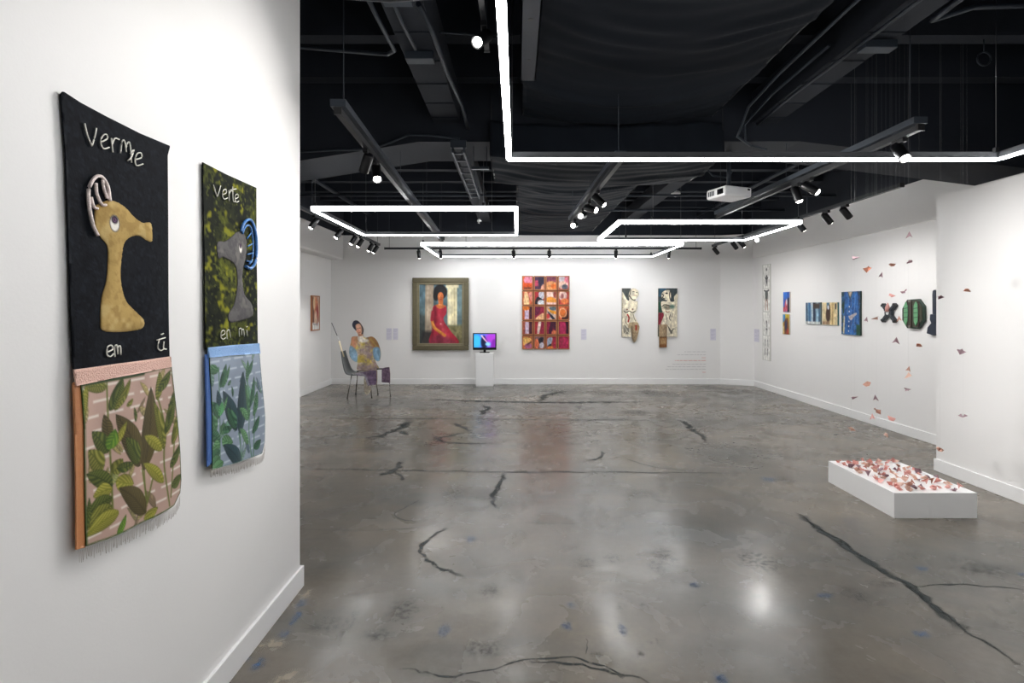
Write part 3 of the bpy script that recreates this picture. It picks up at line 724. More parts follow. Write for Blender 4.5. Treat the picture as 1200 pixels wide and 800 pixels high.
def leaf_print(box, nx, ny, bg, shift, pal, strip_col):
    A = Art(box, nx, ny, bg); A.noise(14, .05, 3)
    u0, v0 = shift
    for k in range(14):
        v = box[1] + .02 + k*.040
        for j in range(6): A.rect(box[0] + j*.085 + .04*(k % 2), v, box[0] + j*.085 + .06 + .04*(k % 2), v + .0065, strip_col, 1.5)
    def mv(p): (a, b), = zA([p]); return (a + u0, b + v0)
    r3 = random.Random(21); wB, hB = box[2] - box[0], box[3] - box[1]
    for k in range(22):
        x, y = box[0] + wB*r3.random(), box[1] + hB*r3.random(); an = r3.uniform(-2.6, -.5); L_ = r3.uniform(.05, .10)
        c = pal[r3.randrange(5)]; f = lambda q: tuple(.45*b + .55*a for a, b in zip(q, bg))
        A.leaf((x, y), (x + L_*math.cos(an), y + L_*math.sin(an)), r3.uniform(.008, .014), f(c[0]), f(c[1]), veins=9, bend=.05)
    pal = [(c[0], tuple(.35*a + .65*b for a, b in zip(c[0], c[1]))) for c in pal]
    for st in STEMS: A.line([mv(p) for p in st], .006, pal[0][1], 1.2)
    for b, t_, w, c in LEAVES:
        B, T = mv(b), mv(t_); d = F*XL/((60 + b[0]/3.077) - CX)
        A.leaf(B, T, w/3.077*d/F*1.28, *pal[c], veins=15, bend=.05)
    return A
def banner(label, name, left, parts, mats, eye, letters, word_r, ring, ring_mat, body, body_cols, art_top, panel_art, fringe_pts):
    top, band, ribbon, panel = parts
    us = [p[0] for p in top + panel]; u0 = (min(us) + max(us))/2; vb = max(p[1] for p in panel)
    t = thing(name, label, 'banner', (XL + .004, u0, -vb), R(90), 'hanging fabric banners')
    org = (u0, vb)
    v_top = min(p[1] for p in top)
    def bow(X, Y):                                   # cloth stands off the wall a little, more towards its foot
        q = np.clip((Y - v_top)/(vb - v_top), 0, 1)
        return .002 + .014*q**2 + .004*np.sin(X*31 + Y*7)*q + .005*np.exp(-((X - u0)/.25)**2)*q
    V = art_top.mesh('velvet_panel', M['velvet'], t, (1, 1), org, .004, top, (14, 16, 20), bow, smooth_mask=False)
    def flat(nm, poly, material, n, off):
        bx = (min(p[0] for p in poly), min(p[1] for p in poly), max(p[0] for p in poly), max(p[1] for p in poly))
        return Art(bx, n[0], n[1], (200, 160, 140)).mesh(nm, material, t, (1, 1), org, .004, poly, None, lambda X, Y: bow(X, Y) + off, smooth_mask=False)
    flat('side_ribbon', ribbon, mats[1], (12, 80), -.002)
    panel_art.mesh('leaf_print_panel', M['organza'], t, (1, 1), org, .004, panel, (60, 80, 40), lambda X, Y: bow(X, Y) + .001, smooth_mask=False)
    flat('glitter_band', band, mats[0], (80, 12), .003)
    def q3(p, off=.006):
        X = np.array([p[0]]); Y = np.array([p[1]])
        return Vector((p[0] - u0, -.004 - float(bow(X, Y)[0]) - off, vb - p[1]))
    # padded figure
    bx = (min(p[0] for p in body) - .003, min(p[1] for p in body) - .003, max(p[0] for p in body) + .003, max(p[1] for p in body) + .003)
    A = Art(bx, 70, 110, body_cols[0]); A.mottle(60, body_cols[1], .45, .8, 4); A.mottle(26, body_cols[2], .55, .7, 9)
    sm = curve(body)
    for i, al in ((.004, .6), ): A.line(sm + [sm[0]], i, body_cols[3], 2, al, False)
    (ex, ey), erx, ery = eye
    A.ell(ex, ey, erx*1.12, ery*1.1, (30, 28, 28)); A.ell(ex, ey, erx, ery, (238, 234, 226)); A.ell(ex, ey - ery*.45, erx*.72, ery*.5, (36, 26, 40)); A.ell(ex, ey - ery*.45, erx*.42, ery*.28, (120, 92, 120)); A.ell(ex, ey - ery*.45, erx*.16, ery*.12, (20, 16, 24))
    def puff(X, Y):
        s_ = -sdpoly(sm, X, Y); return bow(X, Y) + .001 + .0045*np.sqrt(np.clip(s_/.03, 0, 1))
    A.mesh('padded_figure', M['velvet'], t, (1, 1), org, .004, body, body_cols[3], puff)
    for r_, rad in ring:
        MB().tube([q3(p) for p in curve(r_, False, 5)], rad, 7).build('bead_trim', ring_mat, t)
    for L_ in letters:
        mb = MB()
        for s_ in L_: mb.tube([q3(p, .004) for p in (curve(s_, False, 4) if len(s_) > 2 else s_)], word_r, 6)
        mb.build('letter', M['rope_w'], t)
    mb = MB(); fr = curve(fringe_pts, False, 3); r2 = random.Random(5)
    for (a, b), (c, d) in zip(fr, fr[1:]):
        n = max(1, int(math.hypot(c-a, d-b)/.0045))
        for k in range(n):
            p = (a + (c-a)*k/n, b + (d-b)*k/n); q = (p[0] + r2.uniform(-.003, .003), p[1] + r2.uniform(.022, .034))
            mb.tube([q3(p, .001), q3(q, .001)], .0005, 3)
    tag(mb.build('fringe', M['fringe'], t), kind='stuff')
    return t
# first banner
def px(p): return [(lambda d, z: (d, -z))(*side(x, y, XL)) for x, y in p]
top1 = px([(67, 111), (70, 107), (90, 120), (120, 136), (160, 156), (196, 171), (193, 182), (193, 300), (193.5, 421), (140, 428), (79, 436), (76, 300), (72, 180)])
band1 = px([(78, 433), (130, 426), (194, 417.5), (194.5, 430), (140, 440), (80, 452)])
rib1 = px([(78.5, 448), (90, 446), (90, 560), (91, 641), (80, 644), (79.5, 560)])
panel1 = px([(86, 450), (130, 442), (195, 429), (198, 470), (203, 530), (204.5, 562), (203, 577), (194, 592), (170, 606), (140, 620), (112, 632), (91, 640), (89.5, 560), (89, 500)])
def bbox(p, e=.002): return (min(q[0] for q in p)-e, min(q[1] for q in p)-e, max(q[0] for q in p)+e, max(q[1] for q in p)+e)
A1 = Art(bbox(top1), 90, 160, (19, 22, 28)); A1.mottle(55, (12, 14, 19), .5, .8, 2); A1.mottle(90, (30, 34, 42), .6, .7, 3)
olive = [((52, 66, 26), (124, 128, 58)), ((84, 88, 30), (168, 164, 84)), ((120, 122, 40), (190, 178, 92)), ((62, 54, 30), (112, 100, 58)), ((70, 110, 34), (140, 166, 60))]
P1 = leaf_print(bbox(panel1), 130, 160, (186, 156, 143), (0, 0), olive, (224, 214, 204))
P1.line(panel1 + [panel1[0]], .008, (48, 70, 28), 1.5, .9, False); P1.line(px([(87, 450), (130, 443), (160, 437)]), .012, (40, 62, 26), 1.5)
body1 = z1([(150,410),(165,395),(200,386),(240,405),(275,440),(300,456),(313,455),(325,458),(329,485),(327,514),(310,510),(290,497),(262,500),(240,520),(232,560),(228,600),(230,650),(245,700),(275,735),(298,762),(290,786),(240,796),(170,793),(160,760),(165,690),(180,640),(186,580),(185,530),(165,500),(150,470)])
let1 = [[z1([(115,145),(122,178),(137,216)]), z1([(137,216),(146,190),(152,160)])],
        [z1([(168,203),(186,193),(184,180),(172,183),(165,204),(174,224),(192,220)])],
        [z1([(199,192),(203,236)]), z1([(202,210),(210,192),(224,196)])],
        [z1([(227,238),(232,203),(240,200),(246,235)]), z1([(244,225),(250,206),(258,210),(262,268)]), z1([(258,240),(270,228),(262,250),(250,262)])],
        [z1([(275,258),(294,252),(293,238),(281,240),(274,258),(278,277),(299,272)])],
        [z2([(180,113),(198,104),(193,92),(180,98),(178,120),(190,127),(200,118)])],
        [z2([(205,128),(204,98),(212,92),(214,120)]), z2([(213,100),(222,94),(224,122)])],
        [z2([(346,72),(340,98),(350,108),(360,104)]), z2([(337,76),(366,68)])], [z2([(362,80),(360,100),(369,104)])], [z2([(352,58),(356,57),(360,55)])]]
ring1 = [(z1([(152,496),(137,462),(126,405),(125,352),(143,316),(165,312),(184,342),(190,388)]), .0046), (z1([(148,332),(150,365),(165,398),(178,400)]), .004), (z1([(168,322),(172,350),(182,380)]), .004), (z1([(132,375),(140,405),(152,412)]), .004)]
eye1 = (z1([(205, 458)])[0], .0165, .022)
banner('black velvet banner with a tan bird figure and pink leaf panel', 'fabric_banner', True, (top1, band1, rib1, panel1), (M['band_p'], M['band_o']), eye1, let1, .0020, ring1, M['rope_o'],
       body1, ((178, 150, 92), (158, 130, 78), (196, 172, 118), (128, 104, 66)), A1, P1, px([(82, 645), (112, 634), (140, 622), (170, 608), (196, 592), (203, 579)]))
# second banner
top2 = px([(234.5, 190), (262, 204), (298, 220), (297.5, 300), (298.5, 404), (270, 406), (236.5, 410), (236, 300)])
band2 = px([(238.5, 407), (270, 404), (299.5, 402), (300.5, 414), (270, 416), (239, 419)])
rib2 = px([(236.5, 415), (241.5, 415), (241.5, 480), (240.5, 543), (234.5, 547), (236, 480)])
panel2 = px([(240, 418), (270, 416.5), (300, 414), (301.5, 450), (304, 490), (303, 518), (299, 531), (285, 537), (262, 544), (240.5, 551), (241, 480)])
A2 = Art(bbox(top2), 80, 150, (26, 30, 24)); A2.mottle(14, (92, 98, 34), .5, .6, 11); A2.ell(z1([(570,600)])[0][0], z1([(570,600)])[0][1], .07, .16, (112, 116, 34), 30, 0, .55); A2.mottle(55, (22, 26, 20), .48, .85, 2); A2.mottle(26, (150, 148, 36), .66, .8, 6); A2.mottle(70, (120, 126, 50), .66, .6, 8)
teal = [((30, 66, 50), (92, 136, 100)), ((44, 82, 56), (116, 156, 116)), ((60, 104, 66), (136, 176, 130)), ((24, 46, 54), (62, 92, 98)), ((58, 120, 70), (120, 180, 130))]
a0 = zA([(308, 465)])[0]; b0 = zB([(218, 540)])[0]
P2 = leaf_print(bbox(panel2), 115, 150, (136, 148, 164), (b0[0]-a0[0], b0[1]-a0[1]), teal, (182, 192, 204))
P2.line(panel2 + [panel2[0]], .006, (70, 96, 84), 1.5, .8, False)
body2 = z1([(536,518),(560,514),(580,500),(598,485),(618,488),(628,515),(626,560),(618,592),(614,630),(620,680),(640,710),(643,745),(600,763),(571,766),(567,742),(585,715),(594,680),(598,640),(593,594),(575,574),(553,563),(538,566)])
let2 = [[z1([(522,337),(527,355),(534,375)]), z1([(534,375),(540,358),(545,340)])], [z1([(552,368),(563,362),(561,351),(553,356),(551,372),(557,382),(567,378)])],
        [z1([(571,354),(572,388)]), z1([(572,366),(577,356),(584,358)])], [z1([(583,343),(584,385),(590,390)]), z1([(575,353),(594,350)])], [z1([(590,381),(600,376),(598,366),(591,371),(590,384),(594,392),(602,388)])],
        [z2([(540,62),(552,55),(549,45),(541,50),(539,66),(546,73),(554,68)])], [z2([(560,72),(559,50),(567,44),(572,68)])], [z2([(600,65),(600,42),(606,40),(607,60)]), z2([(607,46),(612,42),(614,64)])], [z2([(622,44),(622,62)])], [z2([(621,35),(622,34),(623.5,33)])]]
ring2 = [(z1([(608,484),(614,462),(628,447),(642,452),(653,485),(656,535),(651,578),(637,598),(622,592)]), .0065), (z1([(612,490),(620,470),(632,464),(641,480),(645,530),(641,570),(632,585)]), .004),
         (z1([(626,505),(640,488)]), .003), (z1([(628,530),(645,520)]), .003), (z1([(627,555),(645,550)]), .003), (z1([(624,575),(640,578)]), .003)]
banner('dark yellow-green velvet banner with a grey bird figure and blue leaf panel', 'fabric_banner', True, (top2, band2, rib2, panel2), (M['band_b'], M['band_b2']), (z1([(606, 535)])[0], .0115, .021), let2, .0019, ring2, M['rope_b'],
       body2, ((98, 96, 96), (84, 82, 84), (122, 118, 114), (66, 64, 66)), A2, P2, px([(237, 549), (262, 546), (285, 539), (300, 532), (303, 519)]))

# ------------------------------------------------------------------ back wall pieces
EPS = .002
def framed(name, label, cat, x0, y0, x1, y1, fw, depth, m_frame, art, m2=None, group=None, plane=YB):
    lo = at(x0, y1, plane); hi = at(x1, y0, plane); W = hi.x - lo.x; Hh = hi.z - lo.z
    t = thing(name, label, cat, ((lo.x + hi.x)/2, plane - EPS, lo.z), 0, group)
    w2 = W/2
    for (ax, az, bx, bz) in ((-w2, 0, w2, fw), (-w2, Hh - fw, w2, Hh), (-w2, fw, -w2 + fw, Hh - fw), (w2 - fw, fw, w2, Hh - fw)):
        MB().box((ax, -depth, az), (bx, 0, bz)).build('frame_rail', m_frame, t, bevel=.012 if fw > .05 else .003)
    return t, W, Hh
# large portrait
c5 = lambda p: (475 + p[0]/5.52, 315 + p[1]/5.52)
t, W, Hh = framed('framed_portrait', 'large oil portrait of a woman in a red dress in an olive frame', 'painting', 484, 325.5, 549.5, 410, .095, .07, M['gilt'], None)
iw = .045
for (ax, az, bx, bz) in ((-W/2 + .09, .09, W/2 - .09, .09 + iw), (-W/2 + .09, Hh - .09 - iw, W/2 - .09, Hh - .09), (-W/2 + .09, .09 + iw, -W/2 + .09 + iw, Hh - .09 - iw), (W/2 - .09 - iw, .09 + iw, W/2 - .09, Hh - .09 - iw)):
    MB().box((ax, -.05, az), (bx, -.002, bz)).build('inner_frame', M['gilt2'], t, bevel=.006)
A = Art((88, 96, 374, 490), 110, 150, (96, 124, 136)).grad((86, 118, 134), (84, 100, 98)); A.noise(.03, .18, 2)
A.rect(88, 300, 140, 490, (74, 78, 74), 8, .7); A.rect(300, 96, 374, 330, (112, 138, 142), 6, .7)
A.poly([(132,100),(186,100),(184,300),(165,490),(108,490),(128,420)], (166, 148, 126), 2, False); A.line([(148,105),(146,300),(128,480)], 8, (186, 170, 146), 3)
A.rect(274, 100, 336, 368, (214, 204, 162), 2); A.line([(290,105),(290,360)], 9, (232, 226, 190), 3, smooth=False); A.line([(318,105),(320,360)], 7, (176, 166, 128), 3, smooth=False); A.rect(264, 100, 346, 124, (222, 212, 172), 3)
A.rect(280, 366, 374, 490, (128, 122, 82), 8); A.line([(300,380),(330,410),(350,470)], 10, (96, 92, 60), 6); A.line([(350,380),(320,440)], 8, (150, 142, 96), 6);  A.rect(108, 404, 190, 490, (44, 42, 44), 10, .85)
A.poly([(180,250),(203,234),(226,256),(262,238),(268,285),(248,330),(292,400),(345,486),(165,486),(176,400),(192,330),(182,290)], (176, 38, 58), 1.5)
A.poly([(215,300),(240,320),(262,400),(290,480),(250,484),(232,400)], (204, 62, 80), 8); A.poly([(185,270),(200,260),(205,330),(190,400),(178,470),(170,470)], (128, 24, 44), 6); A.poly([(180,440),(240,430),(330,484),(170,486)], (116, 40, 62), 10, True, .7)
A.ell(228, 150, 44, 47, (26, 26, 30), 3); A.ell(200, 176, 18, 32, (24, 24, 28), 3); A.poly([(216,200),(244,200),(246,232),(264,242),(226,260),(198,238),(216,226)], (196, 104, 46), 2)
A.ell(230, 182, 19, 31, (190, 98, 50), 2); A.ell(224, 176, 8, 16, (212, 124, 64), 4); A.line([(222,172),(226,172)], 3, (40, 20, 18)); A.line([(236,172),(240,172)], 3, (40, 20, 18)); A.line([(226,197),(236,197)], 4, (150, 40, 40)); A.line([(231,178),(232,188)], 3, (150, 70, 36))
A.line([(176,340),(186,376),(212,400),(256,432)], 19, (198, 116, 44), 2); A.line([(180,352),(200,385),(230,408)], 7, (226, 150, 66), 3); A.line([(180,280),(174,330)], 20, (156, 34, 52), 3); A.line([(220,232),(236,234)], 5, (226, 150, 80), 3); A.ell(231, 357, 5, 5, (226, 150, 150), 2)
Wc, Hc = W - .09*2 - .05, Hh - .09*2 - .05
A.mesh('canvas', M['art'], t, (Wc/286, Hc/394), (231, 490), .02, None, loc=(0, -.002, .115))

# grid of twenty small panels
t = None
c8 = lambda x, y: (600 + x/8, 315 + y/8)
gx = [(94, 196), (206, 308), (316, 420), (430, 538)]; gy = [(66, 200), (207, 340), (345, 480), (486, 616), (624, 752)]
p0 = at(*c8(94, 752), YB); p1 = at(*c8(538, 66), YB)
t = thing('panel_polyptych', 'grid of twenty small red and orange abstract panels in wooden frames', 'painting', ((p0.x + p1.x)/2, YB - EPS, p0.z))
MB().box((p0.x - t.location.x + .01, -.010, .01), (p1.x - t.location.x - .01, 0, p1.z - p0.z - .01)).build('backing_board', mat('dark_backing', (120, 74, 56), .7), t)
CELL = [[((226,92,40), [('e',.6,.25,.5,.35,(236,130,160)),('r',.1,.5,.9,.95,(230,80,20)),('r',.1,.82,.9,1,(110,50,30))], ),
  ((74,44,74), [('r',0,.3,.35,.75,(206,66,96)),('e',.75,.3,.35,.45,(44,38,66)),('e',.95,1,.3,.4,(226,160,130))]),
  ((150,70,90), [('e',.5,.75,.7,.4,(226,150,90)),('r',0,0,1,.25,(120,58,84)),('e',.75,.75,.3,.2,(236,110,40))]),
  ((176,88,96), [('e',.3,.2,.35,.3,(190,180,190)),('e',.85,.4,.3,.5,(228,120,140)),('e',.4,.65,.5,.3,(220,180,160)),('e',.6,.8,.3,.2,(90,96,110))])],
 [((206,90,56), [('p',[(.2,0),(.5,.1),(.7,1),(.1,1)],(240,196,140)),('p',[(.6,.2),(1,0),(1,.8)],(220,130,120))]),
  ((168,36,44), [('e',.75,.25,.35,.35,(190,190,204)),('p',[(0,.9),(.3,.4),(1,.7),(1,.85),(.4,.65),(.3,1)],(30,28,36)),('e',.7,.9,.4,.25,(206,214,222))]),
  ((226,190,180), [('p',[(0,.5),(.5,.4),(1,.6),(1,.85),(0,.8)],(236,150,50)),('r',.3,.85,1,1,(224,180,170)),('e',.9,.2,.2,.3,(170,80,70))]),
  ((186,60,56), [('e',.4,.3,.42,.4,(214,180,170)),('e',.6,.75,.4,.22,(232,120,60)),('e',.35,.35,.15,.2,(160,90,90))])],
 [((196,90,50), [('r',.2,.2,.65,1,(196,176,206)),('r',.7,0,1,1,(70,30,46)),('e',.35,.1,.4,.2,(230,120,40))]),
  ((156,30,64), [('e',.1,.15,.5,.5,(60,26,50)),('p',[(.1,.9),(.9,.5),(1,1),(.1,1)],(224,170,120)),('e',.2,.2,.35,.4,(110,24,60))]),
  ((200,170,160), [('p',[(0,0),(.3,.2),(1,.4),(1,.6),(.4,.45)],(232,150,30)),('p',[(.1,.4),(.6,.7),(.9,1),(.6,1)],(30,40,60)),('e',.7,.15,.4,.15,(90,110,120)),('e',.15,.75,.2,.2,(210,60,60))]),
  ((214,84,44), [('e',.4,.5,.4,.42,(240,170,120)),('e',.4,.5,.3,.3,(226,110,40)),('p',[(.9,.1),(1,.9),(.4,1),(.3,.85),(.75,.75)],(60,30,30))])],
 [((150,60,60), [('r',.25,0,.65,1,(200,180,204)),('r',.72,0,1,1,(80,30,50)),('p',[(0,0),(.25,0),(.1,1),(0,1)],(176,90,70))]),
  ((168,40,50), [('p',[(.4,0),(.7,0),(.45,1),(.25,1)],(226,200,190)),('p',[(.75,0),(1,0),(1,1),(.6,1)],(150,30,60))]),
  ((150,26,62), [('p',[(.45,0),(.75,0),(.5,1),(.2,1)],(66,20,46)),('e',.9,.2,.25,.5,(70,22,48)),('e',.8,.9,.25,.2,(214,110,70))]),
  ((166,28,70), [('p',[(.7,0),(1,0),(1,1),(.75,1)],(56,20,40)),('e',.4,.5,.35,.5,(180,36,84))])],
 [((206,110,60), [('p',[(.1,.1),(.9,.2),(.5,.6),(.1,.7)],(232,180,90)),('e',.6,.8,.4,.25,(170,90,130)),('p',[(.3,.75),(.9,.4),(.9,.55)],(90,60,50))]),
  ((130,90,96), [('e',.2,.6,.25,.4,(226,110,70)),('p',[(.4,.2),(.9,.1),(.8,.5),(.5,.6)],(40,40,52)),('e',.75,.75,.25,.25,(196,190,204))]),
  ((176,70,60), [('p',[(.1,.2),(.6,.1),(.5,.6),(.1,.9)],(150,160,180)),('p',[(.1,.8),(.5,.6),(.4,.9)],(40,40,50)),('r',.65,0,1,1,(176,34,66)),('e',.4,.95,.3,.15,(230,120,50))]),
  ((170,26,70), [('e',.5,.5,.5,.4,(182,34,80)),('p',[(.1,.1),(.5,.2),(.3,.9)],(160,40,70))])]]
for r_ in range(5):
    for c in range(4):
        a = at(*c8(gx[c][0], gy[r_][1]), YB); b = at(*c8(gx[c][1], gy[r_][0]), YB)
        x0, z0, x1, z1_ = a.x - t.location.x, a.z - p0.z, b.x - t.location.x, b.z - p0.z
        fw = .017
        mb = MB()
        for q in ((x0, z0, x1, z0 + fw), (x0, z1_ - fw, x1, z1_), (x0, z0 + fw, x0 + fw, z1_ - fw), (x1 - fw, z0 + fw, x1, z1_ - fw)):
            mb.box((q[0], -.032, q[1]), (q[2], -.008, q[3]))
        fr = mb.build('panel', M['wood'], t)
        bg, sh = CELL[r_][c]
        A = Art((0, 0, 1, 1), 26, 34, bg)
        for s_ in sh:
            if s_[0] == 'e': A.ell(s_[1], s_[2], s_[3], s_[4], s_[5], 2)
            elif s_[0] == 'r': A.rect(s_[1], s_[2], s_[3], s_[4], s_[5], 2)
            else: A.poly(s_[1], s_[2], 2)
        A.noise(7, .12, r_*4 + c)
        A.mesh('canvas', M['art'], fr, (x1 - x0 - 2*fw, z1_ - z0 - 2*fw), (0, 1), .010, None, loc=(x0 + fw, -.010, z0 + fw))

# two painted wooden torsos
c6 = lambda p: [(720 + x/6.67, 325 + y/6.67) for x, y in p]
UN = 6.67*58.7
def torso(label, box, board, pieces):
    X0 = at(720 + (box[0] + box[2])/2/6.67, 0, YB).x; Z0 = at(0, 325 + box[3]/6.67, YB).z
    t = thing('painted_torso_relief', label, 'wall sculpture', (X0, YB - EPS, Z0))
    org = ((box[0] + box[2])/2, box[3])
    for nm, art, mask, th, yo, sm in pieces:
        art.mesh(nm, M['art'], t, (1/UN, 1/UN), org, th, mask, (150, 140, 118), None, smooth_mask=sm, y_off=-yo)
    return t
cream = (222, 212, 186); ink = (44, 42, 40)
A = Art((54, 80, 130, 470), 40, 150, (226, 216, 190)); A.rect(54, 80, 130, 180, (70, 76, 74), 2); A.poly([(54,100),(90,160),(100,190),(54,200)], cream, 2, False); A.rect(70, 375, 112, 440, (92, 88, 80), 4, .8); A.line([(75,380),(90,420),(75,440)], 5, (230, 222, 200)); A.line([(100,380),(95,410),(110,436)], 4, (230, 222, 200))
A.line([(57,80),(57,470)], 5, (128, 116, 88), 1, smooth=False)
fig = [(66,178),(58,120),(66,126),(92,172),(112,180),(108,140),(122,96),(150,86),(180,104),(184,140),(160,178),(176,190),(172,250),(150,290),(168,330),(186,375),(150,385),(110,395),(84,380),(78,330),(82,290),(66,262),(62,220)]
Bf = Art((52, 80, 192, 402), 70, 150, cream); Bf.noise(.05, .08, 3); Bf.line([(70,262),(90,274),(112,262),(135,275),(158,262)], 6, ink); Bf.ell(95, 250, 6, 6, (120, 80, 60)); Bf.ell(138, 248, 6, 6, (120, 80, 60))
Bf.line([(112,140),(128,165),(150,178),(176,166)], 7, ink); Bf.line([(140,110),(150,112)], 5, ink); Bf.line([(165,118),(176,120)], 5, ink); Bf.line([(150,140),(166,142)], 4, (150, 90, 70)); Bf.line([(122,100),(118,130),(112,150)], 6, (90, 84, 76))
Bf.line([(98,290),(110,315),(104,345)], 11, (168, 44, 34)); Bf.line([(142,290),(148,310),(160,340)], 5, (90, 92, 90)); Bf.line([(90,300),(86,350),(100,372)], 5, (120, 110, 96)); Bf.poly([(110,356),(170,350),(186,380),(112,398)], (176, 152, 118), 2)
leg = [(128,378),(186,374),(187,410),(172,470),(158,502),(146,504),(136,480),(130,430)]
Lf = Art((124, 370, 192, 508), 34, 70, (150, 128, 98)); Lf.noise(.06, .2, 5, 1, .2); Lf.rect(158, 366, 172, 412, (160, 52, 38), 2); Lf.line([(132,436),(182,432)], 3, (110, 92, 68)); Lf.line([(136,380),(140,480)], 5, (120, 100, 74), 2)
torso('cream painted torso relief on a board with one pointed wooden leg', (54, 80, 192, 508), None, [('board', A, [(58,85),(126,85),(126,464),(56,464)], .03, 0, False), ('figure', Bf, fig, .02, .03, True), ('wooden_leg', Lf, leg, .03, .022, True)])
A = Art((334, 80, 492, 466), 80, 170, (222, 212, 186)); A.rect(334, 80, 492, 190, (56, 66, 70), 2); A.rect(334, 80, 400, 150, (48, 84, 104), 3); A.rect(334, 190, 372, 275, (34, 72, 58), 2); A.rect(334, 275, 392, 372, (134, 34, 52), 2); A.rect(334, 372, 400, 466, (52, 50, 48), 2)
A.poly([(488,120),(462,150),(470,300),(450,340),(470,420),(488,440)], cream, 2, False)
for k in range(5): A.line([(412 + 6*k, 375 + 8*k), (430 + 5*k, 420 + 4*k), (440, 440 - 6*k), (455 + 3*k, 400)], 4, (96, 92, 84))
A.line([(337,84),(337,464)], 6, (66, 84, 96), 1, smooth=False)
fig = [(362,190),(400,188),(408,180),(384,172),(364,150),(368,120),(395,102),(428,104),(436,150),(432,188),(462,186),(486,128),(487,170),(470,230),(468,290),(440,320),(430,365),(408,372),(360,368),(374,320),(382,290),(366,250)]
Bf = Art((356, 96, 492, 378), 70, 140, cream); Bf.noise(.05, .08, 6); Bf.ell(404, 232, 34, 20, (150, 138, 116), 5, .2); Bf.ell(444, 228, 20, 16, (110, 140, 124), 5); Bf.line([(366,226),(390,212),(430,222)], 5, ink); Bf.line([(384,232),(400,236)], 6, (60, 90, 80)); Bf.line([(436,226),(456,228)], 6, (60, 90, 80))
Bf.line([(396,262),(408,272),(424,266)], 5, (150, 80, 60)); Bf.line([(366,130),(378,140),(372,158),(388,168)], 7, ink); Bf.ell(402, 124, 10, 6, ink); Bf.line([(430,108),(424,140),(432,178)], 8, (90, 84, 76)); Bf.line([(432,290),(424,320),(440,344),(430,366)], 5, ink); Bf.line([(398,290),(404,330),(396,362)], 4, (120, 110, 96)); Bf.line([(452,280),(446,310),(456,330)], 4, (110, 100, 90))
Lf = Art((340, 362, 408, 548), 34, 90, (150, 126, 96)); Lf.noise(.06, .2, 8, 1, .2); Lf.rect(340, 462, 408, 548, (128, 80, 40), 3); Lf.rect(352, 474, 398, 520, (164, 128, 84), 6); Lf.line([(372,366),(374,460)], 5, (190, 168, 130), 2); Lf.line([(346,466),(402,464)], 5, (84, 60, 40))
torso('painted torso relief with blue and red board and a square wooden leg', (334, 80, 492, 548), None, [('board', A, [(340,85),(488,85),(486,462),(338,462)], .03, 0, False), ('figure', Bf, fig, .02, .03, True), ('wooden_leg', Lf, [(344,366),(406,366),(403,544),(346,546)], .035, .022, False)])

# label cards and vinyl wall text
def card(cx0, y0, cx1, y1, label, X=None, n=9):
    A = Art((0, 0, 1, 1), 24, 60, (214, 212, 224))
    for k in range(n):
        if k in (3, 6): continue
        A.rect(.12, .08 + k*.095, .88 - .2*(k % 3 == 2), .08 + k*.095 + .035, (192, 190, 206), 1)
    if X is None:
        a = at(cx0, y1, YB); b = at(cx1, y0, YB); loc = ((a.x + b.x)/2, YB - EPS, a.z); w, h, rz = b.x - a.x, b.z - a.z, 0
    else:
        (ya, za), (yb, zb) = side(cx0, y1, X), side(cx1, y0, X); w, h = abs(ya - yb), (y1 - y0)*(ya + yb)/2/F
        loc = (X - EPS, (ya + yb)/2, H - (y1 - CY)*(ya + yb)/2/F); rz = R(-90)
    o = A.mesh('label_card', M['label'], None, (w, h), (.5, 1), .004, None, (190, 190, 200), loc=loc)
    o.rotation_euler = (0, 0, rz); tag(o, label, 'label'); return o
tag(card(452.8, 384.5, 459.2, 398, 'pale lavender text card in the pair beside the seated figure'), group='card pair beside the portrait')
tag(card(460.6, 384.5, 466.4, 398, 'pale lavender text card in the pair beside the seated figure'), group='card pair beside the portrait')
card(680.8, 385.5, 687.2, 398, 'single lavender text card beside the grid of red panels')
card(832.3, 385, 838.8, 398.5, 'single lavender text card next to the corner of the back wall')
card(884.2, 385.5, 889.8, 400.5, 'narrow lavender text card beside the column of drawings', XR)
t = thing('wall_text', 'faint grey and red lines of vinyl text below the torso relief', 'wall text', (at(805, 0, YB).x, YB - EPS, at(0, 437, YB).z))
rows = [(412, 802, 827, 0), (415.5, 793, 827, 0), (419, 822, 827, 1), (422.3, 791, 827, 1), (426.5, 788, 827, 0), (429.5, 781, 827, 0), (432.5, 780, 827, 0), (436, 823, 827, 1)]
for y, xa, xb, red in rows:
    mb = MB(); x = xb; z = at(0, y, YB).z - t.location.z
    hh = .012 if red and xb - xa > 20 else .009
    while x > xa:
        w = rnd.uniform(2, 5.5); xx = max(xa, x - w)
        p = at(xx, y, YB).x - t.location.x; q = at(x, y, YB).x - t.location.x
        mb.box((p, -.0012, z - hh/2), (q, 0, z + hh/2)); x = xx - 1.0
    mb.build('text_line', M['red_text' if red else 'grey_text'], t)

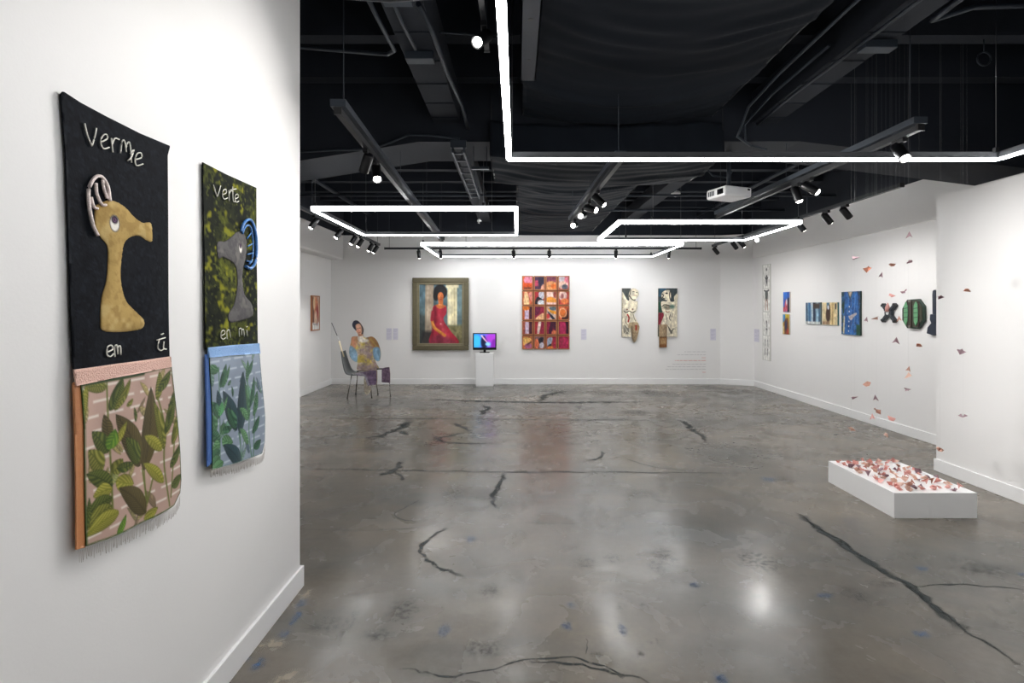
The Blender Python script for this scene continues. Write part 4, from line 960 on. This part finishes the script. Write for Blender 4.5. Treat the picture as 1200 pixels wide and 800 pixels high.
# pedestal with television
fy = 9.94
xa = (557.6 - CX)*fy/F; xb = (578.2 - CX)*fy/F; ph = .645
t = thing('pedestal', 'slim white pedestal below the small television', 'pedestal', ((xa + xb)/2, fy + .13, 0))
MB().box((xa - (xa + xb)/2, -.13, .012), (xb - (xa + xb)/2, .13, ph - .018)).build('column', M['plinth'], t, bevel=.003)
MB().box((xa - (xa + xb)/2 - .001, -.131, ph - .018), (xb - (xa + xb)/2 + .001, .131, ph)).build('top_panel', M['plinth'], t, bevel=.002)
MB().box((xa - (xa + xb)/2 + .006, -.124, 0), (xb - (xa + xb)/2 - .006, .124, .012)).build('foot', M['plinth'], t)
tx = (568 - CX)*(fy + .1)/F
t = thing('television', 'small black television with a blue and purple picture', 'television', (tx, fy + .1, ph))
MB().box((-.095, -.06, 0), (.095, .07, .014)).build('stand_base', M['black_plastic'], t, bevel=.005)
MB().box((-.025, -.01, .014), (.025, .02, .075)).build('stand_neck', M['black_plastic'], t)
bz = MB().box((-.232, -.03, .055), (.232, .02, .385)).build('casing', M['black_plastic'], t, bevel=.01)
A = Art((0, 0, 1, 1), 70, 46, (70, 90, 190)).grad((40, 130, 220), (150, 70, 200), 0)
A.ell(.1, .55, .25, .5, (60, 170, 230), 6); A.poly([(.38,.2),(.5,.15),(.66,.6),(.6,.95),(.4,1),(.32,.6)], (26, 30, 60), 4); A.line([(.36,.12),(.5,.4),(.62,.6)], .07, (220, 180, 200), 3); A.ell(.8, .3, .25, .3, (160, 60, 190), 8); A.ell(.66, .75, .12, .14, (130, 190, 240), 4); A.poly([(.85,.5),(1,.4),(1,1),(.8,1)], (120, 40, 160), 4)
A.mesh('screen', M['screen'], t, (.415, .262), (.5, 1), .002, None, loc=(0, -.0305, .105))
MB().box((-.02, -.0325, .066), (.02, -.031, .07)).build('logo_plate', M['rail_grey'], t)

# ------------------------------------------------------------------ wall pieces on the far side wall
def wall_art(name, label, cat, x0, y0, x1, y1, X, art, thick=.03, side_col=(225, 220, 210), group=None, part='canvas', rz=None, frame=None):
    Xf = X - math.copysign(thick, X); (ya, _), (yb, _) = side(x0, CY, Xf), side(x1, CY, Xf); ym = (ya + yb)/2
    W = abs(ya - yb); zt = H - (y0 - CY)*ym/F; zb = H - (y1 - CY)*ym/F
    s_ = 1 if X > 0 else -1
    t = thing(name, label, cat, (X - s_*EPS, ym, zb), R(-90 if X > 0 else 90), group)
    bx = art.box
    o = art.mesh(part, M['art'], t, (W/(bx[2]-bx[0]), (zt-zb)/(bx[3]-bx[1])), ((bx[0]+bx[2])/2, bx[3]), thick, None, side_col)
    if frame:
        fw, m = frame; h = zt - zb
        for q in ((-W/2 - fw, -fw, W/2 + fw, 0), (-W/2 - fw, h, W/2 + fw, h + fw), (-W/2 - fw, 0, -W/2, h), (W/2, 0, W/2 + fw, h)):
            MB().box((q[0], -thick - .006, q[1]), (q[2], 0, q[3])).build('frame_rail', m, t)
    return t, W, zt - zb
A = Art((0, 0, 1, 1), 40, 60, (206, 170, 150)); A.rect(0, .78, 1, 1, (226, 224, 220), 1); A.rect(.0, 0, .3, .78, (120, 70, 50), 3); A.ell(.55, .3, .28, .3, (214, 130, 90), 4); A.ell(.7, .55, .2, .3, (170, 60, 50), 4); A.ell(.3, .2, .14, .2, (230, 196, 150), 3); A.poly([(.4,.5),(.6,.45),(.75,.78),(.35,.78)], (236, 200, 170), 3); A.line([(.2,.84),(.8,.84)], .03, (150, 150, 160))
wall_art('small_framed_print', 'small brown framed picture with a white lower margin on the chair wall', 'picture', 365.5, 347.5, 374, 386, XF, A, .02, frame=(.018, M['wood']))
A = Art((0, 0, 1, 1), 20, 40, (40, 42, 50)); A.ell(.5, .5, .3, .4, (70, 60, 60), 4)
wall_art('dark_canvas', 'dark canvas seen edge-on behind the corner of the banner wall', 'painting', 338.0, 329, 348.6, 386, XF, A, .035, (30, 32, 38))

# ------------------------------------------------------------------ right wall pieces
def drawing(kind):
    A = Art((0, 0, 1, 1), 36, 56, (228, 227, 222))
    k = (60, 60, 62)
    if kind == 0: A.ell(.5, .2, .07, .06, k, 2); A.ell(.5, .62, .14, .16, (120, 120, 122), 3); A.line([(.3,.55),(.5,.62),(.7,.55)], .05, k); A.line([(.42,.9),(.5,.7),(.58,.9)], .05, k); A.ell(.5, .5, .07, .06, k, 2)
    if kind == 1: A.line([(.15,.06),(.5,.12),(.85,.06)], .06, k); A.poly([(.32,.12),(.68,.12),(.64,.5),(.36,.5)], (90, 96, 92), 2); A.line([(.4,.5),(.34,.92)], .1, (196, 160, 140)); A.line([(.6,.5),(.68,.92)], .1, (196, 160, 140))
    if kind == 2: A.ell(.5, .42, .06, .05, k, 2); A.line([(.5,.4),(.5,.62)], .08, k); A.line([(.5,.7),(.5,.95)], .07, (110, 110, 112)); A.line([(.42,.74),(.58,.74)], .04, k)
    if kind == 3:
        for x in (.3, .68):
            for y in (.3, .68): A.line([(x, y - .1), (x, y + .1)], .06, (90, 90, 92)); A.ell(x, y - .12, .04, .03, k, 2)
    return A
for i, (y0, y1, lab) in enumerate(((310.3, 337.3, 'topmost pale drawing in the column of four'), (338.3, 364.5, 'second pale drawing in the column, of a figure with raised arms'), (366.0, 392.5, 'third pale drawing in the column of four'), (393.6, 421.5, 'lowest pale drawing in the column, with four small figures'))):
    wall_art('framed_drawing', lab, 'drawing', 894.3, y0, 902.6, y1, XR, drawing(i), .012, (190, 190, 186), 'column of pale drawings', 'sheet', frame=(.010, mat('thin_grey_frame', (206, 206, 200), .5)))
A = Art((0, 0, 1, 1), 30, 40, (50, 92, 190)); A.rect(0, 0, .6, .3, (40, 110, 210), 3); A.ell(.5, .7, .25, .3, (214, 90, 110), 3); A.rect(.7, .3, 1, 1, (60, 50, 60), 3); A.ell(.55, .5, .1, .15, (230, 220, 220), 2); A.rect(0, .75, .3, 1, (200, 70, 80), 3)
wall_art('small_painting', 'small blue and pink painting, upper of the stacked pair', 'painting', 917.9, 342, 925.3, 365.5, XR, A, .02, (200, 190, 180))
A = Art((0, 0, 1, 1), 30, 40, (200, 170, 40)); A.rect(0, 0, .4, .4, (60, 130, 190), 3); A.poly([(.2,.4),(.8,.2),(.9,1),(.2,1)], (120, 70, 40), 3); A.ell(.5, .55, .14, .25, (40, 50, 90), 3); A.rect(0, .6, .25, 1, (214, 190, 120), 3); A.ell(.75, .85, .15, .15, (180, 60, 50), 3)
wall_art('small_painting', 'small yellow and brown painting, lower of the stacked pair', 'painting', 917.4, 368, 925.0, 391.5, XR, A, .02, (200, 190, 180))
A = Art((0, 0, 1, 1), 60, 50, (120, 158, 184)); A.rect(0, 0, 1, .12, (150, 150, 150), 3)
for x, c, w in ((.08,(50,70,100),.1),(.26,(56,104,150),.14),(.45,(200,214,220),.08),(.58,(40,56,84),.16),(.78,(150,186,206),.1),(.92,(60,90,120),.1)): A.line([(x,.05),(x + .02,.6 + .3*((x*7) % 1)),(x,.98)], w, c, 3)
A.rect(.52, .05, .95, .28, (70, 56, 50), 4); A.rect(0, .88, 1, 1, (196, 200, 196), 3)
wall_art('square_painting', 'square grey-blue painting of hanging garments, first of the adjoining pair', 'painting', 944.2, 354.3, 961.6, 379.6, XR, A, .022, (110, 120, 110), 'adjoining square paintings')
A = Art((0, 0, 1, 1), 60, 50, (216, 196, 150)); A.rect(.3, 0, .48, .6, (80, 120, 150), 3); A.poly([(.28,.3),(.5,.1),(.56,.6),(.4,.9),(.26,.7)], (70, 46, 36), 3); A.rect(.55, 0, .78, 1, (226, 200, 140), 3); A.rect(.84, .05, .92, .3, (40, 40, 44), 2); A.line([(.7,.1),(.68,.95)], .05, (190, 150, 90), 3); A.rect(0, .85, .5, 1, (150, 120, 90), 4); A.ell(.4, .22, .06, .1, (220, 230, 240), 2)
wall_art('square_painting', 'square cream painting with a dark figure, second of the adjoining pair', 'painting', 963.8, 354.3, 981.6, 380.5, XR, A, .022, (70, 116, 120), 'adjoining square paintings')
A = Art((50, 165, 232, 580), 70, 130, (34, 86, 150)); A.rect(50, 165, 80, 580, (38, 70, 56), 3); A.rect(196, 165, 232, 580, (48, 56, 60), 3); A.poly([(82,180),(116,168),(140,250),(158,168),(214,180),(222,420),(218,575),(90,575)], (38, 96, 168), 3, False); A.mottle(.09, (62, 124, 196), .5, .7, 4, 1, .25); A.mottle(.11, (24, 60, 116), .56, .7, 7, 1, .25)
A.poly([(116,168),(158,168),(138,222)], (206, 186, 150), 2, False); A.line([(114,168),(136,240),(160,168)], 8, (70, 80, 84), 2, smooth=False); A.poly([(126,404),(160,382),(196,368),(200,384),(178,402),(150,438),(132,430)], (190, 178, 178), 2)
for y in (310, 356, 404, 452, 498, 545): A.ell(129 - (y - 310)*.03, y, 5, 8, (216, 214, 210), 1.5)
A.poly([(74,400),(84,400),(80,572),(66,572)], (206, 196, 160), 2, False); A.rect(196, 480, 232, 580, (36, 84, 62), 4)
wall_art('blue_shirt_painting', 'tall painting of a blue buttoned shirt and a pale hand', 'painting', 986.2, 341.5, 1008.2, 392.2, XR, A, .022, (40, 54, 46))

# X-shaped sculpture
d0, zc = side(1041.5, 366.5, XR - .03); u = d0/F
t = thing('cross_sculpture', 'dark four-armed X-shaped sculpture with a pink horn', 'wall sculpture', (XR - EPS, d0, zc), R(-90))
dk = mat('dark_teal_lacquer', (40, 50, 58), .35, c2=(24, 30, 38), scale=20)
mb = MB()
for sx, sz in ((-1, 1), (1, 1), (-1, -1), (1, -1)):
    bar = MB().bar((0, -.022, 0), (sx*.100, -.022, sz*.098), .044, .040); bar.build('arm', dk, t, bevel=.006)
    MB().bar((sx*.092, -.023, sz*.09), (sx*.108, -.023, sz*.106), .050, .045).build('arm_tip', mat('black_tip', (18, 20, 24), .4), t, bevel=.004)
MB().box((-.06, -.044, -.03), (.06, 0, .03)).build('hub', dk, t, bevel=.01)
MB().tube([(0, -.035, .02), (0, -.045, .07), (.004, -.042, .125)], [.034, .024, .003], 10).build('horn', mat('pink_horn', (206, 150, 140), .5), t)
MB().tube([(0, -.044, 0), (0, -.049, 0)], .024, 14).build('white_disc', M['white_plastic'], t)
MB().box((-.055, -.05, .026), (.055, -.04, .042)).build('strap', mat('black_strap', (16, 16, 18), .5), t)
# green octagon
d0, zb = side(1069.3, 385.5, XR - .035); k = d0/F
t = thing('octagon_relief', 'green eight-sided relief with two bright vertical pods', 'wall sculpture', (XR - EPS, d0, zb), R(-90))
cz = lambda p: ((p[0] - 716)/8*k*1.32, (522 - p[1])/8*k)
oc = [(618,330),(664,244),(770,240),(816,310),(816,440),(764,518),(664,516),(618,440)]
P = [cz(p) for p in oc]
MB().prism(P, -.034, 0).build('body', mat('dark_green_lacquer', (52, 76, 62), .4, c2=(34, 50, 44), scale=14), t, bevel=.006)
MB().prism([(x*.9, .0 + (z - P[0][1])*.9 + P[0][1]*.985) for x, z in P], -.040, -.033).build('face', mat('brown_green_face', (74, 76, 58), .5, c2=(50, 46, 40), scale=22), t)
gm = mat('bright_green_pod', (112, 176, 128), .35, c2=(86, 148, 104), scale=18)
for xc in (664, 756):
    pts = [(xc-16,300),(xc,262),(xc+18,300),(xc+20,380),(xc+18,450),(xc,492),(xc-16,450),(xc-18,380)]
    MB().prism([cz(p) for p in pts], -.052, -.039).build('pod', gm, t, bevel=.006)
    for y in (330, 372, 415):
        a = cz((xc-18, y)); b = cz((xc+20, y-6)); MB().bar((a[0], -.053, a[1]), (b[0], -.053, b[1]), .006, .006).build('rib', mat('dark_rib', (40, 60, 50), .5), t)
for xc in (680, 712, 778):
    a = cz((xc, 262)); b = cz((xc, 500)); MB().bar((a[0], -.042, a[1]), (b[0], -.042, b[1]), .010, .014).build('slat', mat('dark_slat', (58, 44, 40), .5), t)
for z_ in (258, 500):
    a = cz((696, z_)); MB().tube([(a[0], -.039, a[1]), (a[0], -.047, a[1])], .016, 12).build('bolt', mat('grey_bolt', (130, 126, 118), .4, .6), t)
# rifle silhouette
d0, zb = side(1094.5, 394, XR - .03); k = d0/F
t = thing('rifle_cutout', 'dark navy rifle silhouette half hidden behind the partition edge', 'wall sculpture', (XR - EPS, d0, zb), R(-90))
rc = lambda p: ((p[0] - 940)/8*k*1.25, (592 - p[1])/8*k)
nv = mat('navy_black_wood', (30, 42, 62), .4, c2=(22, 30, 46), scale=14)
MB().prism([rc(p) for p in [(930,385),(928,200),(932,165),(944,155),(956,165),(958,200),(956,385)]], -.035, 0).build('barrel', nv, t, bevel=.004)
MB().prism([rc(p) for p in [(912,384),(962,384),(968,440),(960,470),(990,520),(998,580),(940,584),(878,568),(888,508),(922,468),(908,436)]], -.04, 0).build('stock', nv, t, bevel=.006)
MB().prism([rc(p) for p in [(905,392),(914,392),(914,436),(905,436)]], -.03, -.01).build('trigger_guard', M['can'], t)

# ------------------------------------------------------------------ plinth and folded paper birds
PX0, PX1, PY0, PY1, PZ = 2.712, 3.307, 3.674, 4.45, .181
t = thing('low_plinth', 'low white box plinth covered with folded paper birds', 'plinth', ((PX0 + PX1)/2, (PY0 + PY1)/2, 0))
hx, hy = (PX1 - PX0)/2, (PY1 - PY0)/2
for q in ((-hx, -hy, hx, -hy + .015), (-hx, hy - .015, hx, hy), (-hx, -hy + .015, -hx + .015, hy - .015), (hx - .015, -hy + .015, hx, hy - .015)):
    MB().box((q[0], q[1], 0), (q[2], q[3], PZ - .012)).build('side_panel', M['plinth'], t)
MB().box((-hx, -hy, PZ - .012), (hx, hy, PZ)).build('top_panel', M['plinth'], t, bevel=.001)
def bird_mesh(kind, m):
    S = [ # verts, faces of a folded sheet
        ([(0,-.04,0),(0,.03,.004),(-.030,.030,.012),(.030,.030,.012),(0,.03,-.018),(0,-.036,.002)], [(0,1,2),(0,3,1),(0,4,1)]),
        ([(0,-.042,.004),(0,.012,0),(0,.036,.016),(-.04,.004,.024),(.04,.002,.020),(-.014,.026,.004),(.014,.026,.004),(0,0,-.014)], [(0,1,3),(0,4,1),(1,5,3),(1,4,6),(1,2,5),(1,6,2),(0,7,1)]),
        ([(0,-.03,.0),(-.032,-.014,.016),(-.030,.022,.020),(0,.026,.0),(.030,.020,.018),(.034,-.012,.014),(-.010,0,.034),(.012,.004,.030)], [(0,1,6),(1,2,6),(2,3,6),(0,6,3),(0,3,7),(3,4,7),(4,5,7),(5,0,7)]),
        ([(0,0,.042),(-.028,-.014,-.024),(-.010,-.002,-.012),(.006,.0,-.006),(.030,-.010,-.020),(.004,.026,-.016),(0,-.004,-.004)], [(0,1,2),(0,2,6),(0,6,3),(0,3,4),(0,5,3)]),
    ][kind]
    me = bpy.data.meshes.new('folded_paper'); bm = bmesh.new()
    vs = [bm.verts.new(v) for v in S[0]]
    for f in S[1]: bm.faces.new([vs[i] for i in f])
    r_ = bmesh.ops.solidify(bm, geom=bm.faces[:], thickness=.0012)
    bm.to_mesh(me); bm.free(); me.materials.append(m); return me
PAP = [('pink', M['paper_p']), ('brown', M['paper_b']), ('cream', M['paper_c']), ('mauve', M['paper_m'])]
BM_ = {(k, c): bird_mesh(k, m) for k in range(4) for c, m in PAP}
SHAPE = ['dart', 'winged bird', 'crumpled star', 'upright wedge']
# hanging ones: pixel where seen, then placed somewhere over the plinth
hang = [(1066,276,3,'mauve'),(1003,302,0,'mauve'),(1017,316,1,'brown'),(1033,323,3,'mauve'),(1045,311,1,'brown'),(1066,308,2,'mauve'),(1045,347,1,'pink'),(1060,342,1,'mauve'),(1103,349.5,2,'mauve'),(1133,341.5,2,'brown'),
        (1015,375,3,'mauve'),(1025,373,0,'brown'),(1054,374,3,'brown'),(1050,400,3,'mauve'),(1077,406,2,'brown'),(1126,412.5,1,'mauve'),(1064.5,433,3,'brown'),(1064,441,0,'cream'),(1064,456.5,0,'mauve'),(1017,450.5,1,'brown'),(1001.5,465.5,0,'mauve'),(1026,467,3,'mauve'),
        (1027.5,482,1,'brown'),(1022,489,3,'pink'),(1043,491,1,'pink'),(997.5,503,1,'cream'),(1038,510.5,2,'cream'),(1128.5,489,2,'mauve'),(1101.5,527,2,'brown')]
hung = []
for i, (x, y, k, c) in enumerate(hang):
    lo = max(PY0 + .03, F*(PX0 + .02)/(x - CX)); hi = min(PY1 - .02, F*(PX1 + .02)/(x - CX))
    cand = [lo] if hi <= lo else [lo + (hi - lo) * q / 30 for q in range(31)]
    rnd.shuffle(cand)
    d = max(cand, key=lambda q: min([.09] + [(at(x, y, q).xy - h_.xy).length for h_ in hung]))
    p = at(x, y, d); hung.append(p)
    t = thing('hanging_paper_bird', '%s folded paper %s hanging on a clear thread above the plinth' % (c, SHAPE[k]), 'paper bird', p, 0, 'paper birds hanging on threads')
    o = link('folded_paper', BM_[(k, c)], t); s_ = rnd.uniform(.66, .88)
    o.scale = (s_,)*3
    o.rotation_euler = (rnd.uniform(-.9, .9) if k < 3 else rnd.uniform(-.2, .2), rnd.uniform(-.7, .7) if k < 3 else rnd.uniform(-.2, .2), rnd.uniform(0, 6.28))
    MB().tube([(0, 0, .005), (0, 0, 3.4 - p.z), (0, 0, ZC - p.z)], .00013, 4).build('thread', M['nylon'], t)
placed = []
tries = 0
while len(placed) < 84 and tries < 6000:
    tries += 1
    x = rnd.uniform(PX0 + .04, PX1 - .04); y = rnd.uniform(PY0 + .04, PY1 - .04)
    if any((x - a)**2 + (y - b)**2 < .046**2 for a, b in placed): continue
    placed.append((x, y))
    k = rnd.choice([0, 1, 1, 2, 2, 3]); c = rnd.choice(['pink', 'pink', 'pink', 'cream', 'cream', 'brown', 'mauve'])
    me = BM_[(k, c)]; s_ = rnd.uniform(.55, .84)
    e = Matrix.Rotation(rnd.uniform(0, 6.28), 4, 'Z') @ Matrix.Rotation(rnd.uniform(-.7, .7), 4, 'X') @ Matrix.Rotation(rnd.uniform(-.7, .7), 4, 'Y')
    zmin = min((e @ (v.co*s_)).z for v in me.vertices)
    o = link('paper_bird', me); o.matrix_world = Matrix.Translation((x, y, PZ - zmin + .0004)) @ e @ Matrix.Scale(s_, 4)
    tag(o, '%s folded paper %s lying on the low white plinth' % (c, SHAPE[k]), 'paper bird', 'paper birds lying on the plinth')

# ------------------------------------------------------------------ chair with seated painted cut-out figure
YC = 8.82; SC = F/YC
q7 = lambda x, y, d=YC: at(380 + x/7.27, 360 + y/7.27, d)
cx, cy = -2.64, YC
t = thing('side_chair', 'dark shell side chair with chrome legs beside the corner', 'chair', (cx, cy, 0))
prof = [q7(150, 376), q7(158, 420), q7(172, 480), q7(190, 535), q7(212, 562), q7(250, 572), q7(300, 572), q7(350, 566), q7(392, 566)]
sec = curve([(p.x - cx, p.z) for p in prof], False, 4)
v = []; f = []; nw = 10; hw = .21
for i, (x, z) in enumerate(sec):
    for j in range(nw + 1):
        s_ = -1 + 2*j/nw; tp = 1 - .45*max(0, min(1, (16 - i)/14))
        v.append((x + .018*s_*s_, s_*hw*tp, z + .012*s_*s_))
for i in range(len(sec) - 1):
    for j in range(nw):
        o_ = i*(nw + 1) + j; f.append((o_, o_ + 1, o_ + nw + 2, o_ + nw + 1))
me = bpy.data.meshes.new('seat_shell'); me.from_pydata(v, [], f); me.materials.append(M['shell']); me.polygons.foreach_set('use_smooth', [True]*len(f))
o = link('seat_shell', me, t); m = o.modifiers.new('thickness', 'SOLIDIFY'); m.thickness = .012
zs = .425
for (tx, ty), (fx_, fy_) in (((-.14, -.16), (-.20, -.21)), ((.15, -.16), (.21, -.21)), ((-.14, .16), (-.19, .21)), ((.15, .16), (.20, .21))):
    L_ = MB().tube([(tx, ty, zs - .01), (fx_, fy_, .012)], .009, 8).build('leg', M['chrome'], t)
    MB().tube([(fx_, fy_, 0), (fx_, fy_, .016)], .012, 8).build('foot_cap', M['black_plastic'], L_)
MB().bar((-.16, -.16, zs - .012), (.17, -.16, zs - .012), .016, .016).build('seat_rail', M['chrome'], t)
MB().bar((-.16, .16, zs - .012), (.17, .16, zs - .012), .016, .016).build('seat_rail', M['chrome'], t)

SU = 1/(7.27*SC); seat_z = .437; Yr = 360 + 0
def fig(nm, A, mask, th, yo, parent, org, sm=True): return A.mesh(nm, M['art'], parent, (SU, SU), org, th, mask, (150, 130, 110), None, smooth_mask=sm, y_off=yo)
fo = q7(400, 560)
org = (400, 560)
t = thing('cutout_figure', 'painted cut-out figure in a patterned blouse sitting on the shell chair', 'sculpture', (fo.x, YC - .02, fo.z))
A = Art((210, 228, 492, 545), 110, 120, (186, 166, 120)); A.mottle(.035, (206, 184, 84), .48, .85, 3); A.mottle(.05, (148, 120, 128), .52, .8, 8); A.mottle(.04, (214, 200, 176), .6, .8, 12)
A.ell(350, 385, 66, 30, (182, 158, 160), 14, 0, .7); A.rect(285, 480, 470, 545, (164, 140, 150), 16, .7); A.ell(325, 430, 26, 30, (200, 170, 60), 10, 0, .7); A.poly([(285,240),(330,236),(345,262),(395,280),(330,300),(284,270)], (216, 208, 196), 4)
A.poly([(236,250),(286,246),(288,300),(262,356),(228,330)], (192, 138, 98), 6); A.line([(250,262),(262,330)], 12, (220, 140, 110), 6); A.poly([(380,262),(420,250),(468,310),(470,350),(430,350)], (170, 120, 72), 6); A.line([(400,268),(450,330)], 12, (196, 160, 80), 6)
A.poly([(224,326),(268,352),(288,400),(284,464),(246,446),(220,400)], (128, 164, 190), 4); A.line([(238,350),(262,420)], 12, (150, 186, 210), 6); A.poly([(424,346),(470,340),(484,400),(474,452),(440,448),(422,400)], (120, 160, 190), 4); A.line([(450,360),(462,430)], 12, (146, 182, 208), 6)
tor = [(288,244),(330,232),(352,256),(410,248),(450,280),(476,340),(485,400),(474,454),(446,452),(432,420),(444,470),(470,524),(400,536),(290,532),(292,470),(282,466),(246,448),(222,410),(218,360),(232,300),(240,254),(264,246)]
fig('torso', A, tor, .02, 0, t, org)
A = Art((240, 104, 350, 262), 50, 70, (208, 150, 120)); A.ell(280, 150, 48, 46, (44, 46, 62), 3, .5); A.line([(316,130),(338,180),(334,225)], 22, (52, 50, 64), 3); A.poly([(276,150),(312,140),(330,190),(322,228),(300,226),(284,196)], (214, 160, 130), 3); A.line([(288,182),(300,178)], 4, (70, 40, 40)); A.line([(308,176),(318,174)], 4, (70, 40, 40)); A.line([(302,186),(308,200)], 4, (170, 100, 80)); A.line([(302,212),(316,210)], 5, (170, 60, 60)); A.rect(290, 226, 345, 262, (198, 140, 112), 4); A.ell(298, 196, 8, 10, (226, 150, 130), 5)
fig('head', A, [(247,140),(262,114),(290,112),(320,140),(340,178),(340,212),(330,240),(300,244),(292,222),(270,190),(252,168)], .022, -.012, t, org)
A = Art((290, 520, 500, 660), 80, 60, (108, 88, 116)); A.mottle(.05, (132, 110, 134), .5, .8, 3); A.mottle(.04, (82, 66, 92), .58, .8, 5); A.line([(300,548),(370,556),(400,600),(412,640)], 18, (150, 146, 156), 5)
fig('lap_panel', A, [(300,548),(340,538),(400,530),(440,516),(478,520),(482,560),(478,636),(440,640),(410,648),(392,600),(378,570),(340,566)], .05, -.20, t, org)
A = Art((490, 500, 572, 646), 36, 60, (116, 92, 116)); A.mottle(.05, (140, 116, 136), .5, .8, 7); A.mottle(.05, (90, 70, 92), .58, .7, 2)
fig('knee_panel', A, [(498,516),(530,508),(562,506),(568,560),(567,640),(530,636),(497,632)], .02, -.02, t, org, False)
MB().bar((( 455-400)*SU, -.03, (560-522)*SU), ((505-400)*SU, -.03, (560-520)*SU), .02, .02).build('link_bar', M['rail'], t)
A = Art((368, 560, 436, 730), 30, 60, (196, 186, 164)); A.mottle(.05, (170, 156, 140), .5, .8, 4)
fig('hanging_cloth', A, [(378,572),(404,600),(426,650),(430,690),(402,724),(380,706),(374,650)], .008, -.215, t, org)
pr_ = MB().tube([((560-400)*SU, -.03, (560-632)*SU), ((568-400)*SU, -.02, -fo.z + .010)], .007, 8).build('support_leg', M['chrome'], t)
MB().tube([((568-400)*SU, -.02, -fo.z), ((568-400)*SU, -.02, -fo.z + .014)], .012, 8).build('foot_cap', M['black_plastic'], pr_)
# long rod on the chair back
a, b, c, d = q7(176, 420), q7(160, 372), q7(120, 242), q7(72, 132)
t = thing('long_rod', 'long slanting rod with a cream grip rising from the chair back', 'rod', a + Vector((-.012, -.02, 0)))
o0 = a
MB().tube([a - o0, b - o0, q7(136, 286) - o0], .013, 8).build('grip', mat('cream_rod_paint', (222, 206, 176), .5), t)
MB().tube([q7(136, 286) - o0, c - o0], .006, 8).build('ferrule', M['white_plastic'], t)
MB().tube([c - o0, d - o0], .006, 8).build('shaft', mat('dark_rod', (58, 54, 66), .4), t)
